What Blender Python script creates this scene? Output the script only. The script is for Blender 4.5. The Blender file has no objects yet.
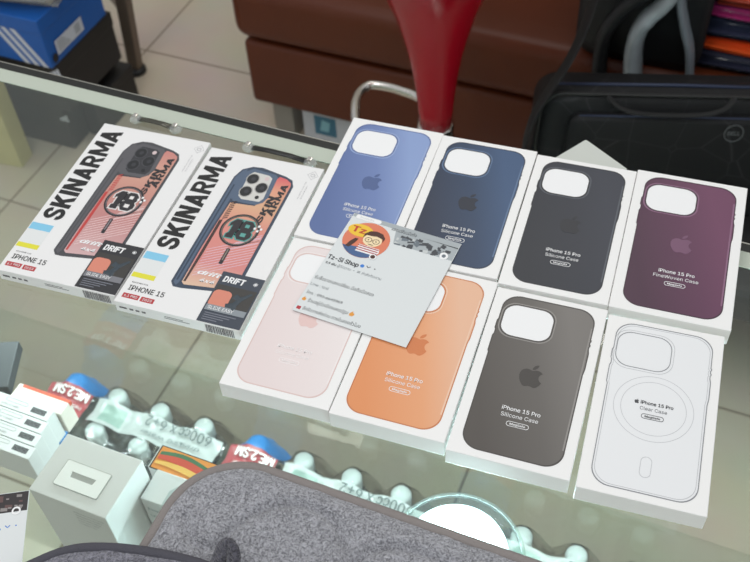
import bpy, bmesh, math, random, re
from mathutils import Vector, Matrix, noise
R=math.radians
random.seed(7)
scene=bpy.context.scene
COL=scene.collection
GZ=0.9            # height of the glass counter top

# ------------------------------------------------------------------ helpers
def lin(h):
    if isinstance(h,str):
        h=h.lstrip('#'); c=[int(h[i:i+2],16)/255 for i in (0,2,4)]
    else: c=[v/255 for v in h]
    return tuple((v/12.92 if v<=.04045 else ((v+.055)/1.055)**2.4) for v in c)+(1,)
MATS={}
def mat(name,color,rough=.5,metal=0,spec=.5,coat=0,emit=0,trans=0,alpha=1,bump=0,bscale=200,vary=0,vscale=8,detail=4):
    if name in MATS: return MATS[name]
    m=bpy.data.materials.new(name); m.use_nodes=True; MATS[name]=m
    nt=m.node_tree; b=nt.nodes['Principled BSDF']
    c=lin(color)
    b.inputs['Base Color'].default_value=c
    b.inputs['Roughness'].default_value=rough; b.inputs['Metallic'].default_value=metal
    b.inputs['Specular IOR Level'].default_value=spec
    b.inputs['Coat Weight'].default_value=coat
    b.inputs['Transmission Weight'].default_value=trans; b.inputs['Alpha'].default_value=alpha
    if emit:
        b.inputs['Emission Color'].default_value=c; b.inputs['Emission Strength'].default_value=emit
    if bump or vary:
        tc=nt.nodes.new('ShaderNodeTexCoord')
        if vary:
            n=nt.nodes.new('ShaderNodeTexNoise'); n.inputs['Scale'].default_value=vscale; n.inputs['Detail'].default_value=detail
            nt.links.new(tc.outputs['Object'],n.inputs['Vector'])
            r=nt.nodes.new('ShaderNodeValToRGB')
            r.color_ramp.elements[0].position=.3; r.color_ramp.elements[1].position=.7
            r.color_ramp.elements[0].color=tuple(v*(1-vary) for v in c[:3])+(1,)
            r.color_ramp.elements[1].color=tuple(min(1,v*(1+vary)) for v in c[:3])+(1,)
            nt.links.new(n.outputs['Fac'],r.inputs['Fac']); nt.links.new(r.outputs['Color'],b.inputs['Base Color'])
        if bump:
            n2=nt.nodes.new('ShaderNodeTexNoise'); n2.inputs['Scale'].default_value=bscale; n2.inputs['Detail'].default_value=3
            nt.links.new(tc.outputs['Object'],n2.inputs['Vector'])
            bp=nt.nodes.new('ShaderNodeBump'); bp.inputs['Strength'].default_value=bump; bp.inputs['Distance'].default_value=.002
            nt.links.new(n2.outputs['Fac'],bp.inputs['Height']); nt.links.new(bp.outputs['Normal'],b.inputs['Normal'])
    return m
def glass_mat(name,tint,ior=1.6,rough=0.0,gloss=(1,1,1,1),milky=0,milkcol='#ffffff'):
    if name in MATS: return MATS[name]
    m=bpy.data.materials.new(name); m.use_nodes=True; MATS[name]=m
    nt=m.node_tree; nt.nodes.clear(); N=nt.nodes.new; L=nt.links.new
    out=N('ShaderNodeOutputMaterial'); mx=N('ShaderNodeMixShader'); tr=N('ShaderNodeBsdfTransparent'); gl=N('ShaderNodeBsdfGlossy')
    tr.inputs['Color'].default_value=lin(tint); gl.inputs['Roughness'].default_value=rough; gl.inputs['Color'].default_value=gloss
    fr=N('ShaderNodeFresnel'); fr.inputs['IOR'].default_value=ior
    ge=N('ShaderNodeNewGeometry'); iv=N('ShaderNodeMath'); iv.operation='SUBTRACT'; iv.inputs[0].default_value=1
    L(ge.outputs['Backfacing'],iv.inputs[1]); mu=N('ShaderNodeMath'); mu.operation='MULTIPLY'
    L(fr.outputs[0],mu.inputs[0]); L(iv.outputs[0],mu.inputs[1]); L(mu.outputs[0],mx.inputs[0])
    L(tr.outputs[0],mx.inputs[1]); L(gl.outputs[0],mx.inputs[2])
    last=mx
    if milky:
        df=N('ShaderNodeBsdfDiffuse'); df.inputs['Color'].default_value=lin(milkcol)
        m2=N('ShaderNodeMixShader'); m2.inputs[0].default_value=milky
        L(mx.outputs[0],m2.inputs[1]); L(df.outputs[0],m2.inputs[2]); last=m2
    L(last.outputs[0],out.inputs[0])
    return m
def ramp_mat(name,stops,axis='X',lo=-.04,hi=.04,rough=.35,spec=.4,vec=None):
    """printed picture: colour runs along one object axis"""
    m=bpy.data.materials.new(name); m.use_nodes=True; MATS[name]=m
    nt=m.node_tree; b=nt.nodes['Principled BSDF']; b.inputs['Roughness'].default_value=rough; b.inputs['Specular IOR Level'].default_value=spec
    tc=nt.nodes.new('ShaderNodeTexCoord'); sp=nt.nodes.new('ShaderNodeVectorMath'); sp.operation='DOT_PRODUCT'
    v=vec or {'X':(1,0,0),'Y':(0,1,0),'Z':(0,0,1)}[axis]; sp.inputs[1].default_value=v
    nt.links.new(tc.outputs['Object'],sp.inputs[0])
    mr=nt.nodes.new('ShaderNodeMapRange'); mr.inputs['From Min'].default_value=lo; mr.inputs['From Max'].default_value=hi
    nt.links.new(sp.outputs['Value'],mr.inputs['Value'])
    r=nt.nodes.new('ShaderNodeValToRGB'); nt.links.new(mr.outputs['Result'],r.inputs['Fac'])
    e=r.color_ramp.elements
    e[0].position=stops[0][0]; e[0].color=lin(stops[0][1]); e[1].position=stops[-1][0]; e[1].color=lin(stops[-1][1])
    for p,c in stops[1:-1]:
        x=e.new(p); x.color=lin(c)
    nt.links.new(r.outputs['Color'],b.inputs['Base Color'])
    return m
def smooth(me,on=True):
    me.polygons.foreach_set('use_smooth',[on]*len(me.polygons)); me.update()
class MB:
    def __init__(s): s.v=[]; s.f=[]; s.mi=[]; s.cur=0
    def add(s,vs,fs):
        o=len(s.v); s.v+=[tuple(v) for v in vs]; s.f+=[tuple(o+i for i in f) for f in fs]; s.mi+=[s.cur]*len(fs); return s
    def box(s,x0,x1,y0,y1,z0,z1):
        return s.add([(x0,y0,z0),(x1,y0,z0),(x1,y1,z0),(x0,y1,z0),(x0,y0,z1),(x1,y0,z1),(x1,y1,z1),(x0,y1,z1)],
                     [(0,3,2,1),(4,5,6,7),(0,1,5,4),(1,2,6,5),(2,3,7,6),(3,0,4,7)])
    def rbox(s,x0,x1,y0,y1,z0,z1,b,seg=2):
        bm=bmesh.new(); bmesh.ops.create_cube(bm,size=1)
        bmesh.ops.scale(bm,vec=(x1-x0,y1-y0,z1-z0),verts=bm.verts)
        bmesh.ops.translate(bm,vec=((x0+x1)/2,(y0+y1)/2,(z0+z1)/2),verts=bm.verts)
        bmesh.ops.bevel(bm,geom=bm.edges[:],offset=b,segments=seg,affect='EDGES',profile=.5)
        bm.verts.index_update(); r=s.add([v.co for v in bm.verts],[[v.index for v in f.verts] for f in bm.faces]); bm.free(); return r
    def prism(s,poly,z0,z1):
        n=len(poly)
        return s.add([(x,y,z0) for x,y in poly]+[(x,y,z1) for x,y in poly],
            [tuple(range(n-1,-1,-1)),tuple(range(n,2*n))]+[(i,(i+1)%n,n+(i+1)%n,n+i) for i in range(n)])
    def band(s,outer,inner,z0,z1):
        n=len(outer)
        vs=[(x,y,z1) for x,y in outer]+[(x,y,z1) for x,y in inner]+[(x,y,z0) for x,y in outer]+[(x,y,z0) for x,y in inner]
        fs=[]
        for i in range(n):
            j=(i+1)%n
            fs+= [(i,j,n+j,n+i),(2*n+i,2*n+j,j,i),(n+i,n+j,3*n+j,3*n+i)]
        return s.add(vs,fs)
    def tube(s,pts,rad,seg=12,closed=False,flat=1):
        pts=[Vector(p) for p in pts]; n=len(pts); rings=[]
        rad=rad if isinstance(rad,(list,tuple)) else [rad]*n
        up=None; vs=[]; 
        for i,p in enumerate(pts):
            a=pts[(i-1)%n] if (closed or i>0) else p; b=pts[(i+1)%n] if (closed or i<n-1) else p
            t=(b-a).normalized()
            if up is None:
                up=Vector((0,0,1)) if abs(t.z)<.9 else Vector((1,0,0))
            u=(up-t*up.dot(t)).normalized(); w=t.cross(u); up=u
            for k in range(seg):
                an=2*math.pi*k/seg; vs.append(p+(u*math.cos(an)*flat+w*math.sin(an))*rad[i])
        fs=[]
        for i in range(n if closed else n-1):
            j=(i+1)%n
            for k in range(seg): fs.append((i*seg+k,i*seg+(k+1)%seg,j*seg+(k+1)%seg,j*seg+k))
        if not closed: fs+=[tuple(range(seg-1,-1,-1)),tuple((n-1)*seg+k for k in range(seg))]
        return s.add(vs,fs)
    def lathe(s,prof,seg=32,c=(0,0)):
        vs=[];fs=[];n=len(prof)
        for r,z in prof:
            for k in range(seg):
                a=2*math.pi*k/seg; vs.append((c[0]+max(r,1e-5)*math.cos(a),c[1]+max(r,1e-5)*math.sin(a),z))
        for i in range(n-1):
            for k in range(seg): fs.append((i*seg+k,i*seg+(k+1)%seg,(i+1)*seg+(k+1)%seg,(i+1)*seg+k))
        fs+=[tuple(range(seg-1,-1,-1)),tuple((n-1)*seg+k for k in range(seg))]
        return s.add(vs,fs)
    def mesh(s,me,M=None):
        return s.add([(M@v.co if M else v.co) for v in me.vertices],[tuple(p.vertices) for p in me.polygons])
    def build(s,name,m,parent=None,sm=False,loc=None,rot=None,bevel=0):
        me=bpy.data.meshes.new(name); me.from_pydata(s.v,[],s.f); 
        for x in (m if isinstance(m,(list,tuple)) else [m]): me.materials.append(x)
        me.polygons.foreach_set('material_index',s.mi)
        me.validate(); 
        bm=bmesh.new(); bm.from_mesh(me); bmesh.ops.recalc_face_normals(bm,faces=bm.faces)
        bm.to_mesh(me); bm.free()
        if sm: smooth(me)
        o=bpy.data.objects.new(name,me); COL.objects.link(o)
        if parent: o.parent=parent
        if loc: o.location=loc
        if rot: o.rotation_euler=rot
        if bevel:
            md=o.modifiers.new('bevel','BEVEL'); md.width=bevel; md.segments=2; md.limit_method='ANGLE'
        return o
def tag(o,label=None,cat=None,group=None,kind=None):
    if label: o['label']=label
    if cat: o['category']=cat
    if group: o['group']=group
    if kind: o['kind']=kind
    return o
def empty(name,loc,rz=0,label=None,cat=None,group=None,rx=0):
    o=bpy.data.objects.new(name,None); COL.objects.link(o); o.location=loc; o.rotation_euler=(rx,0,rz); o.empty_display_size=.03
    return tag(o,label,cat,group)
def rrect(x0,x1,y0,y1,r,n=8):
    r=min(r,(x1-x0)/2,(y1-y0)/2); P=[]
    for cx,cy,a0 in ((x1-r,y1-r,0),(x0+r,y1-r,90),(x0+r,y0+r,180),(x1-r,y0+r,270)):
        for k in range(n+1):
            a=R(a0+90*k/n); P.append((cx+r*math.cos(a),cy+r*math.sin(a)))
    return P
def circ(cx,cy,rx,ry=None,n=40,a0=0,a1=360):
    ry=ry or rx; m=n if a1-a0>=360 else n+1
    return [(cx+rx*math.cos(R(a0+(a1-a0)*k/n)),cy+ry*math.sin(R(a0+(a1-a0)*k/n))) for k in range(m)]
def scaled(poly,dx,dy):
    xs=[p[0] for p in poly]; ys=[p[1] for p in poly]; cx=(min(xs)+max(xs))/2; cy=(min(ys)+max(ys))/2
    hx=(max(xs)-min(xs))/2; hy=(max(ys)-min(ys))/2
    return [(cx+(x-cx)*(hx-dx)/hx, cy+(y-cy)*(hy-dy)/hy) for x,y in poly]
def text_mesh(s,bold=0,shear=0,space=1):
    c=bpy.data.curves.new('t','FONT'); c.body=s; c.size=1; c.offset=0; c.shear=shear; c.space_character=space
    c.resolution_u=3
    if FONT and all(ord(q)<128 for q in s): c.font=FONT
    o=bpy.data.objects.new('t',c); COL.objects.link(o); dg=bpy.context.evaluated_depsgraph_get(); dg.update()
    me=bpy.data.meshes.new_from_object(o.evaluated_get(dg)); bpy.data.objects.remove(o); bpy.data.curves.remove(c); return me
FONT=None
try:
    import os
    FONT=bpy.data.fonts.load(os.path.join(bpy.utils.resource_path('LOCAL'),'datafiles','fonts','Inter.woff2'))
except Exception: FONT=None
def ribbon(pts,t):
    n=len(pts); A=[];B=[]
    for i,(x,y) in enumerate(pts):
        a=pts[max(0,i-1)]; b=pts[min(n-1,i+1)]; dx,dy=b[0]-a[0],b[1]-a[1]; l=math.hypot(dx,dy)
        A.append((x-dy/l*t/2,y+dx/l*t/2)); B.append((x+dy/l*t/2,y-dx/l*t/2))
    return [[A[i],B[i],B[i+1],A[i+1]] for i in range(n-1)]
def _arc(cx,cy,rx,ry,a0,a1,n=8): return [(cx+rx*math.cos(R(a0+(a1-a0)*k/n)),cy+ry*math.sin(R(a0+(a1-a0)*k/n))) for k in range(n+1)]
_q=lambda x0,y0,x1,y1:[(x0,y0),(x1,y0),(x1,y1),(x0,y1)]
BL={'I':(.23,[_q(0,0,.23,1)]),
'K':(.70,[_q(0,0,.23,1),[(.22,.34),(.22,.62),(.43,1),(.70,1),(.44,.56),(.71,0),(.45,0),(.29,.38)]]),
'N':(.68,[_q(0,0,.21,1),_q(.47,0,.68,1),[(0,1),(.24,1),(.68,0),(.44,0)]]),
'A':(.74,[[(0,0),(.23,0),(.49,1),(.25,1)],[(.74,0),(.51,0),(.25,1),(.49,1)],[(.14,.17),(.60,.17),(.55,.35),(.19,.35)]]),
'R':(.70,[_q(0,0,.22,1),[(.27,.44),(.48,.44),(.71,0),(.46,0)]]+ribbon([(.18,.905)]+_arc(.38,.69,.20,.215,90,-90)+[(.18,.475)],.19)),
'M':(.88,[_q(0,0,.20,1),_q(.68,0,.88,1),[(0,1),(.23,1),(.53,.12),(.35,.12)],[(.88,1),(.65,1),(.35,.12),(.53,.12)]]),
'S':(.66,ribbon([(.555,.68)]+_arc(.335,.715,.215,.185,0,180)+_arc(.335,.715,.215,.19,180,250,4)[1:]+_arc(.325,.285,.225,.19,70,0,4)+_arc(.325,.285,.225,.185,0,-180)[1:]+[(.105,.33)],.21)),
'D':(.66,[_q(0,0,.21,1)]+ribbon([(.15,.905),(.30,.905)]+_arc(.33,.5,.22,.405,80,-80)+[(.30,.095),(.15,.095)],.19)),
'F':(.55,[_q(0,0,.21,1),_q(0,.80,.55,1),_q(0,.42,.50,.61)]),
'T':(.60,[_q(.19,0,.41,1),_q(0,.80,.60,1)]),
'O':(.66,ribbon(_arc(.33,.5,.23,.405,0,360,20),.19))}
def block(mb,s,x,y,z,w,h,rot=0,shear=0,gap=.065,th=.00006):
    W=sum(BL[c][0]+gap for c in s)-gap; sx=w/W; ca,sa=math.cos(R(rot)),math.sin(R(rot)); X=0
    kk=0
    for c in s:
        for P in BL[c][1]:
            kk+=1; th=.00005+(kk%7)*8e-6
            mb.prism([(x+((px+X)*sx+shear*py*h)*ca-py*h*sa, y+((px+X)*sx+shear*py*h)*sa+py*h*ca) for px,py in P],z,z+th)
        X+=BL[c][0]+gap
def put_text(mb,s,x,y,z,w=None,h=None,rot=0,anchor='l',bold=0,shear=0,space=1):
    """x,y anchor on the baseline; w and h are the wanted extents along and across the line"""
    me=text_mesh(s,bold,shear,space)
    if not me.vertices: return
    xs=[v.co.x for v in me.vertices]; ys=[v.co.y for v in me.vertices]
    W=max(xs)-min(xs); H=max(ys)-max(0,min(ys)) if max(ys)>0 else 1
    sx=w/W if w else None; sy=h/H if h else None
    if sx is None: sx=sy
    if sy is None: sy=sx
    ox={'l':min(xs),'c':(min(xs)+max(xs))/2,'r':max(xs)}[anchor]
    M=Matrix.Translation((x,y,z))@Matrix.Rotation(R(rot),4,'Z')@Matrix.Diagonal((sx,sy,1,1))@Matrix.Translation((-ox,0,0))
    if bold>=.01:
        q=min(bold,.03)
        for kk,(dx,dy) in enumerate(((-q,0),(q,0),(0,q*.6),(0,-q*.6))): mb.mesh(me,Matrix.Translation((0,0,(kk+1)*1.2e-5))@M@Matrix.Translation((dx,dy,0)))
    mb.mesh(me,M); bpy.data.meshes.remove(me)
APPLE="M12.152 6.896c-.948 0-2.415-1.078-3.96-1.04-2.04.027-3.91 1.183-4.961 3.014-2.117 3.675-.546 9.103 1.519 12.09 1.013 1.454 2.208 3.09 3.792 3.039 1.52-.065 2.09-.987 3.935-.987 1.831 0 2.35.987 3.96.948 1.637-.026 2.676-1.48 3.676-2.948 1.156-1.688 1.636-3.325 1.662-3.415-.039-.013-3.182-1.221-3.22-4.857-.026-3.04 2.48-4.494 2.597-4.559-1.429-2.09-3.623-2.324-4.39-2.376-2-.156-3.675 1.09-4.61 1.09zM15.53 3.83c.843-1.012 1.4-2.427 1.245-3.83-1.207.052-2.662.805-3.532 1.818-.78.896-1.454 2.338-1.273 3.714 1.338.104 2.715-.688 3.559-1.701"
def apple_polys(cx,cy,h):
    out=[]
    for sub in re.findall(r'M[^M]+',APPLE):
        t=re.findall(r'[McZz]|-?\d*\.?\d+',sub); i=0; P=[]; cur=None; cmd=None
        while i<len(t):
            if t[i] in 'McZz': cmd=t[i]; i+=1
            if cmd in 'zZ': break
            if cmd=='M': cur=(float(t[i]),float(t[i+1])); i+=2; P.append(cur); cmd='c' if i<len(t) and t[i]=='c' else cmd; continue
            a=[float(v) for v in t[i:i+6]]; i+=6
            p0=cur; p1=(cur[0]+a[0],cur[1]+a[1]); p2=(cur[0]+a[2],cur[1]+a[3]); p3=(cur[0]+a[4],cur[1]+a[5])
            for k in range(1,6):
                u=k/5; P.append(tuple((1-u)**3*p0[j]+3*u*(1-u)**2*p1[j]+3*u*u*(1-u)*p2[j]+u**3*p3[j] for j in (0,1)))
            cur=p3
        s=h/24; Q=[(cx+(x-12)*s,cy-(y-12)*s) for x,y in P]
        if (Q[0][0]-Q[-1][0])**2+(Q[0][1]-Q[-1][1])**2<1e-12: Q=Q[:-1]
        out.append(Q)
    return out

# ------------------------------------------------------------------ materials
PAPER=mat('white_card','#f1f0ee',.42,spec=.35)
PAPERG=mat('glossy_white_card','#ecebea',.3,spec=.45)
WHITE=mat('white_print','#f2f2f2',.5)
BLACK=mat('black_print','#1b1b1c',.45)
CHROME=mat('chrome','#cfcac4',.16,1)
GLASS=glass_mat('counter_glass','#fbfdfa',1.62,0.02)
SHELFG=glass_mat('shelf_glass','#fafdfb',1.4,0.02)
EDGEG=mat('green_glass_edge','#101512',.15,spec=.6)

# ------------------------------------------------------------------ floor
def tile_mat():
    m=bpy.data.materials.new('beige_floor_tiles'); m.use_nodes=True; nt=m.node_tree; b=nt.nodes['Principled BSDF']; N=nt.nodes.new; L=nt.links.new
    tc=N('ShaderNodeTexCoord'); mp=N('ShaderNodeMapping'); mp.inputs['Location'].default_value=(1.465/.6,-1.772/.6,0); mp.inputs['Scale'].default_value=(1/.6,1/.6,1)
    L(tc.outputs['Object'],mp.inputs['Vector'])
    br=N('ShaderNodeTexBrick'); br.offset=0; br.inputs['Scale'].default_value=1; br.inputs['Mortar Size'].default_value=.005; br.inputs['Mortar Smooth'].default_value=.3
    br.inputs['Brick Width'].default_value=1; br.inputs['Row Height'].default_value=1
    br.inputs['Color1'].default_value=lin('#d3c6b6'); br.inputs['Color2'].default_value=lin('#cfc1b0'); br.inputs['Mortar'].default_value=lin('#8a7a69')
    L(mp.outputs['Vector'],br.inputs['Vector'])
    n=N('ShaderNodeTexNoise'); n.inputs['Scale'].default_value=6; n.inputs['Detail'].default_value=6; L(tc.outputs['Object'],n.inputs['Vector'])
    mx=N('ShaderNodeMix'); mx.data_type='RGBA'; mx.blend_type='MULTIPLY'; mx.inputs[0].default_value=.25
    L(br.outputs['Color'],mx.inputs[6]); L(n.outputs['Color'],mx.inputs[7])
    L(mx.outputs[2],b.inputs['Base Color']); b.inputs['Roughness'].default_value=.28; b.inputs['Specular IOR Level'].default_value=.4
    return m
tag(MB().box(-6,6,-3,7,-.05,0).build('floor',tile_mat()),kind='structure')
wall=mat('cream_wall_paint','#cfc8bb',.8)
tag(MB().box(-6,6,3.2,3.3,0,3).build('wall_back',wall),kind='structure')

# ------------------------------------------------------------------ counter
ED=.687
cn=empty('display_counter',(0,0,0),0,'clear glass display counter with pale metal top frame across the picture','display counter')
MB().box(-1.25,.95,-.1,ED-.011,GZ-.008,GZ).build('glass_top',GLASS,cn)
fr=MB(); fr.box(-1.25,.95,ED-.0105,ED-.0016,GZ-.0135,GZ-.0085); fr.build('top_frame',mat('pale_green_metal_frame','#bcc4b6',.42,spec=.5),cn)
fs=MB(); fs.box(-1.25,.95,ED-.030,ED-.011,GZ+.0000,GZ+.0011); fs.build('frame_cap',mat('pale_green_metal_frame','#bcc4b6',.42),cn,bevel=.0004)
MB().box(-1.25,.95,ED-.011,ED-.0015,GZ-.0082,GZ+.0008).build('rubber_gasket',mat('black_rubber','#141613',.35),cn)
MB().box(-1.25,.95,ED-.0015,ED,GZ-.03,GZ+.0012).build('rim',mat('rim_aluminium','#b8b6ae',.25,1),cn)
MB().box(-1.2,.9,ED-.0100,ED-.0050,GZ-.0155,GZ-.0136).build('fill_light_strip',mat('fill_strip_body','#d9dedd',.4),cn)  # added strip body for the case fill light, out of sight under the frame
MB().box(-1.25,.95,ED-.0070,ED-.0020,.02,GZ-.0160).build('back_pane',glass_mat('back_glass','#f3f6f3',1.35,.0),cn)
MB().box(-1.25,.95,-.02,.525,.647,.655).build('glass_shelf',SHELFG,cn)
for a_,b_ in ((-1.262,-1.25),(.95,.962)): MB().box(a_,b_,-.1,ED,0,GZ).build('side_panel',mat('pale_frame_panel','#c9cbc2',.5),cn)
MB().box(-1.25,.95,-.1,-.094,0,GZ-.03).build('front_pane',MATS['back_glass'],cn)
MB().box(-1.25,.95,ED-.022,ED-.001,0,.02).build('bottom_rail',mat('rim_aluminium','#b8b6ae',.25,1),cn)

# ------------------------------------------------------------------ phone case boxes
T=.01855
def case_outline():
    P=[]
    x0,x1,y0,y1,r=-.0385,.039,-.0772,.078,.0145
    def arc(cx,cy,a0):
        for k in range(11):
            a=R(a0+9*k); P.append((cx+r*math.cos(a),cy+r*math.sin(a)))
    # right side, from the bottom up, with the button bumps
    b=.0008
    P.append((x1,.012)); 
    for ya,yb in ((.018,.034),): P.extend([(x1+b,ya),(x1+b,yb)])
    P.append((x1,.038))
    for ya,yb in ((.041,.043),(.046,.048)): P.extend([(x1,ya),(x1+b*.7,ya),(x1+b*.7,yb),(x1,yb)])
    arc(x1-r,y1-r,0); arc(x0+r,y1-r,90)
    P.extend([(x0,.050),(x0-b,.048),(x0-b,.040),(x0,.038),(x0,.034),(x0-b,.032),(x0-b,.016),(x0,.014)])
    arc(x0+r,y0+r,180); arc(x1-r,y0+r,270)
    return P
OUT=case_outline()
def apple_box(pos,dims,ang,spec,label):
    X,Y=pos; w,h=dims
    tilt=spec.get('tilt',0)
    z=GZ
    root=empty('phone_case_box',(X,Y,z),R(ang),label,'phone case box',None)
    if tilt:
        root.rotation_mode='ZXY'; root.rotation_euler=(tilt,0,R(ang)); root.location.z=GZ+math.sin(tilt)*h/2+.0003
    z1=T
    b=MB(); b.rbox(-w/2,w/2,-h/2,h/2,0,T,.0007,2); b.build('carton',PAPER,root)
    # lid seam: slim base tray showing along the foot
    k=(w/.094)
    S=lambda P:[(x*k,y*h/.1671) for x,y in P]
    e1,e2,e3,e4,e5=T+.00012,T+.00024,T+.00036,T+.0005,T+.0006
    kind=spec['kind']
    rimp=S(rrect(-.0362,.0075,.0338,.0690,.0115)); cut=scaled(rimp,.0013,.0013); hi=scaled(rimp,-.0011,-.0011)
    if kind=='solid':
        pic=MB(); o=S(OUT)
        pic.cur=2; pic.band(o,scaled(o,.0009,.0009),T,e2)
        pic.cur=0; pic.prism(scaled(o,.0008,.0008),T,e1)
        pic.cur=1; pic.band(hi,rimp,e1,e2)
        pic.cur=2; pic.band(rimp,cut,e1,e3)
        pic.cur=3; pic.prism(cut,e1,e2)
        if spec['rim_hi']:
            pic.cur=1
            ro=S([(.0381,-.060+i*.012) for i in range(11)]); ri=[(x-.0013,y) for x,y in ro]
            for i in range(10): pic.prism([ro[i],ro[i+1],ri[i+1],ri[i]][::-1],e1,e2)
        pic.build('case_picture',[spec['body'],spec['hi'],spec['edge'],WHITE],root)
        lg=MB()
        for P in apple_polys(.0,.0005,.0225): lg.prism(P,e1,e2)
        lg.build('printed_logo',spec['logo'],root)
        t=MB()
        put_text(t,'iPhone 15 Pro',0,-.0365,e3,w=.0300,h=.0037,anchor='c',bold=.012)
        put_text(t,spec['line2'],0,-.0425,e3,w=spec.get('w2',.0290),h=.0036,anchor='c',bold=.002)
        t.build('product_text',spec['text'],root)
        bd=MB(); p=rrect(-.0088,.0088,-.0504,-.0459,.00225); bd.band(p,scaled(p,.00035,.00035),e1,e3)
        put_text(bd,'MagSafe',0,-.0491,e3,w=.0120,h=.0019,anchor='c',bold=.02)
        bd.build('badge',spec['text'],root)
    else:
        g=spec['line']; gl=spec['line_light']; pic=MB(); o=S(OUT)
        pic.cur=2; pic.prism(scaled(o,.0003,.0003),T,e1)
        pic.cur=0; pic.band(o,scaled(o,.0006,.0006),T,e3)
        pic.cur=1; i2=scaled(o,.0018,.0018); pic.band(i2,scaled(i2,.0004,.0004),e1,e2)
        pic.cur=0; pic.band(rimp,scaled(rimp,.0005,.0005),e1,e3)
        pic.cur=1; pic.band(scaled(rimp,-.0022,-.0022),scaled(rimp,-.0018,-.0018),e1,e2)
        pic.cur=1
        for r_ in (.0303,.0248): 
            c=circ(-.0005,-.0015,r_,r_,72); pic.band(c,scaled(c,.00035,.00035),e1,e2)
        pl=rrect(-.0042,.0042,-.0635,-.0455,.0042); pic.band(pl,scaled(pl,.0004,.0004),e1,e2)
        pic.cur=0
        for sx in (-1,1):
            pts=S([(sx*.0386 if sx<0 else .0391,-.0600+i*.001) for i in range(4)])
        pic.build('case_picture',[g,gl,spec['clear']],root)
        lg=MB()
        for P in apple_polys(-.0135,.0026,.0042): lg.prism(P,e1,e2)
        put_text(lg,'iPhone 15 Pro',.0018,.0010,e3,w=.0245,h=.0031,anchor='c',bold=.02)
        lg.build('product_text',mat('dark_grey_print','#4a4b4e',.5),root)
        l2=MB(); put_text(l2,'Clear Case',-.0003,-.0045,e3,w=.0205,h=.0031,anchor='c'); l2.build('product_subtitle',mat('mid_grey_print','#76787b',.5),root)
        bd=MB(); p=rrect(-.0088,.0082,-.0122,-.0077,.00225); bd.band(p,scaled(p,.00035,.00035),e1,e3)
        put_text(bd,'MagSafe',-.0003,-.0109,e3,w=.0115,h=.0019,anchor='c',bold=.02); bd.build('badge',mat('dark_grey_print','#4a4b4e',.5),root)
    return root
def solid(name,c0,c1,c2,edge,hi,logo,text='#f4f4f4',line2='Silicone Case',**k):
    d=dict(kind='solid',body=ramp_mat(name+'_case_print',[(0,c0),(.55,c1),(.93,c2),(1,c2)],lo=-.04,hi=.04,vec=(.92,.28,0),rough=.38),
        edge=mat(name+'_edge_print',edge,.4),hi=mat(name+'_highlight_print',hi,.4),logo=mat(name+'_logo_print',logo,.4),text=mat(name+'_text_print',text,.5),line2=line2,rim_hi=True)
    d.update(k); return d
TL=.0123
apple_box((-.2958,.6287),(.0939,.1672),4.08,solid('blue','#5c6f9f','#6f83b4','#8ba0cc','#566a9b','#98abd2','#4c608f',tilt=TL),
  'white phone case box picturing a periwinkle blue case, left of the navy one')
apple_box((-.2014,.6337),(.0938,.1668),4.54,solid('navy','#2b3346','#334560','#41597b','#263349','#5d7596','#1d2535',tilt=TL),
  'white phone case box picturing a navy blue case')
apple_box((-.1063,.6377),(.0940,.1669),4.75,solid('black','#2b2e35','#33363f','#3b3e48','#26282e','#565a62','#25272e',tilt=TL),
  'white phone case box picturing a black case, between navy and maroon ones')
apple_box((-.0097,.6471),(.0992,.1706),4.78,solid('maroon','#4b3042','#613c54','#714660','#3f2837','#8d6680','#76506a',line2='FineWoven Case',w2=.0375,tilt=TL),
  'white phone case box picturing a deep maroon case, right end of back row')
apple_box((-.2821,.4593),(.0939,.1671),4.26,solid('pink','#e6d7d5','#e9dddb','#ece3e1','#dcc2bd','#efe7e5','#e4c5c0',text='#f8f4f3'),
  'white phone case box picturing a pale pink case, partly under the shop card')
apple_box((-.1871,.4645),(.0938,.1677),3.82,solid('orange','#e0925f','#e5a275','#e6b798','#c87d50','#ecc6ab','#d07a46'),
  'white phone case box picturing an orange case')
apple_box((-.0916,.4664),(.0941,.1679),4.35,solid('taupe','#55504c','#66625e','#7a7672','#484441','#8f8b87','#413d3a'),
  'white phone case box picturing a taupe grey case, beside the clear one')
apple_box((.0050,.4713),(.0933,.1669),5.66,dict(kind='clear',line=mat('grey_outline_print','#84868a',.4),line_light=mat('light_grey_outline_print','#c0c1c3',.4),clear=mat('clear_case_print','#e9eaeb',.4)),
  'white phone case box picturing a clear case drawn in grey outline')

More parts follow.
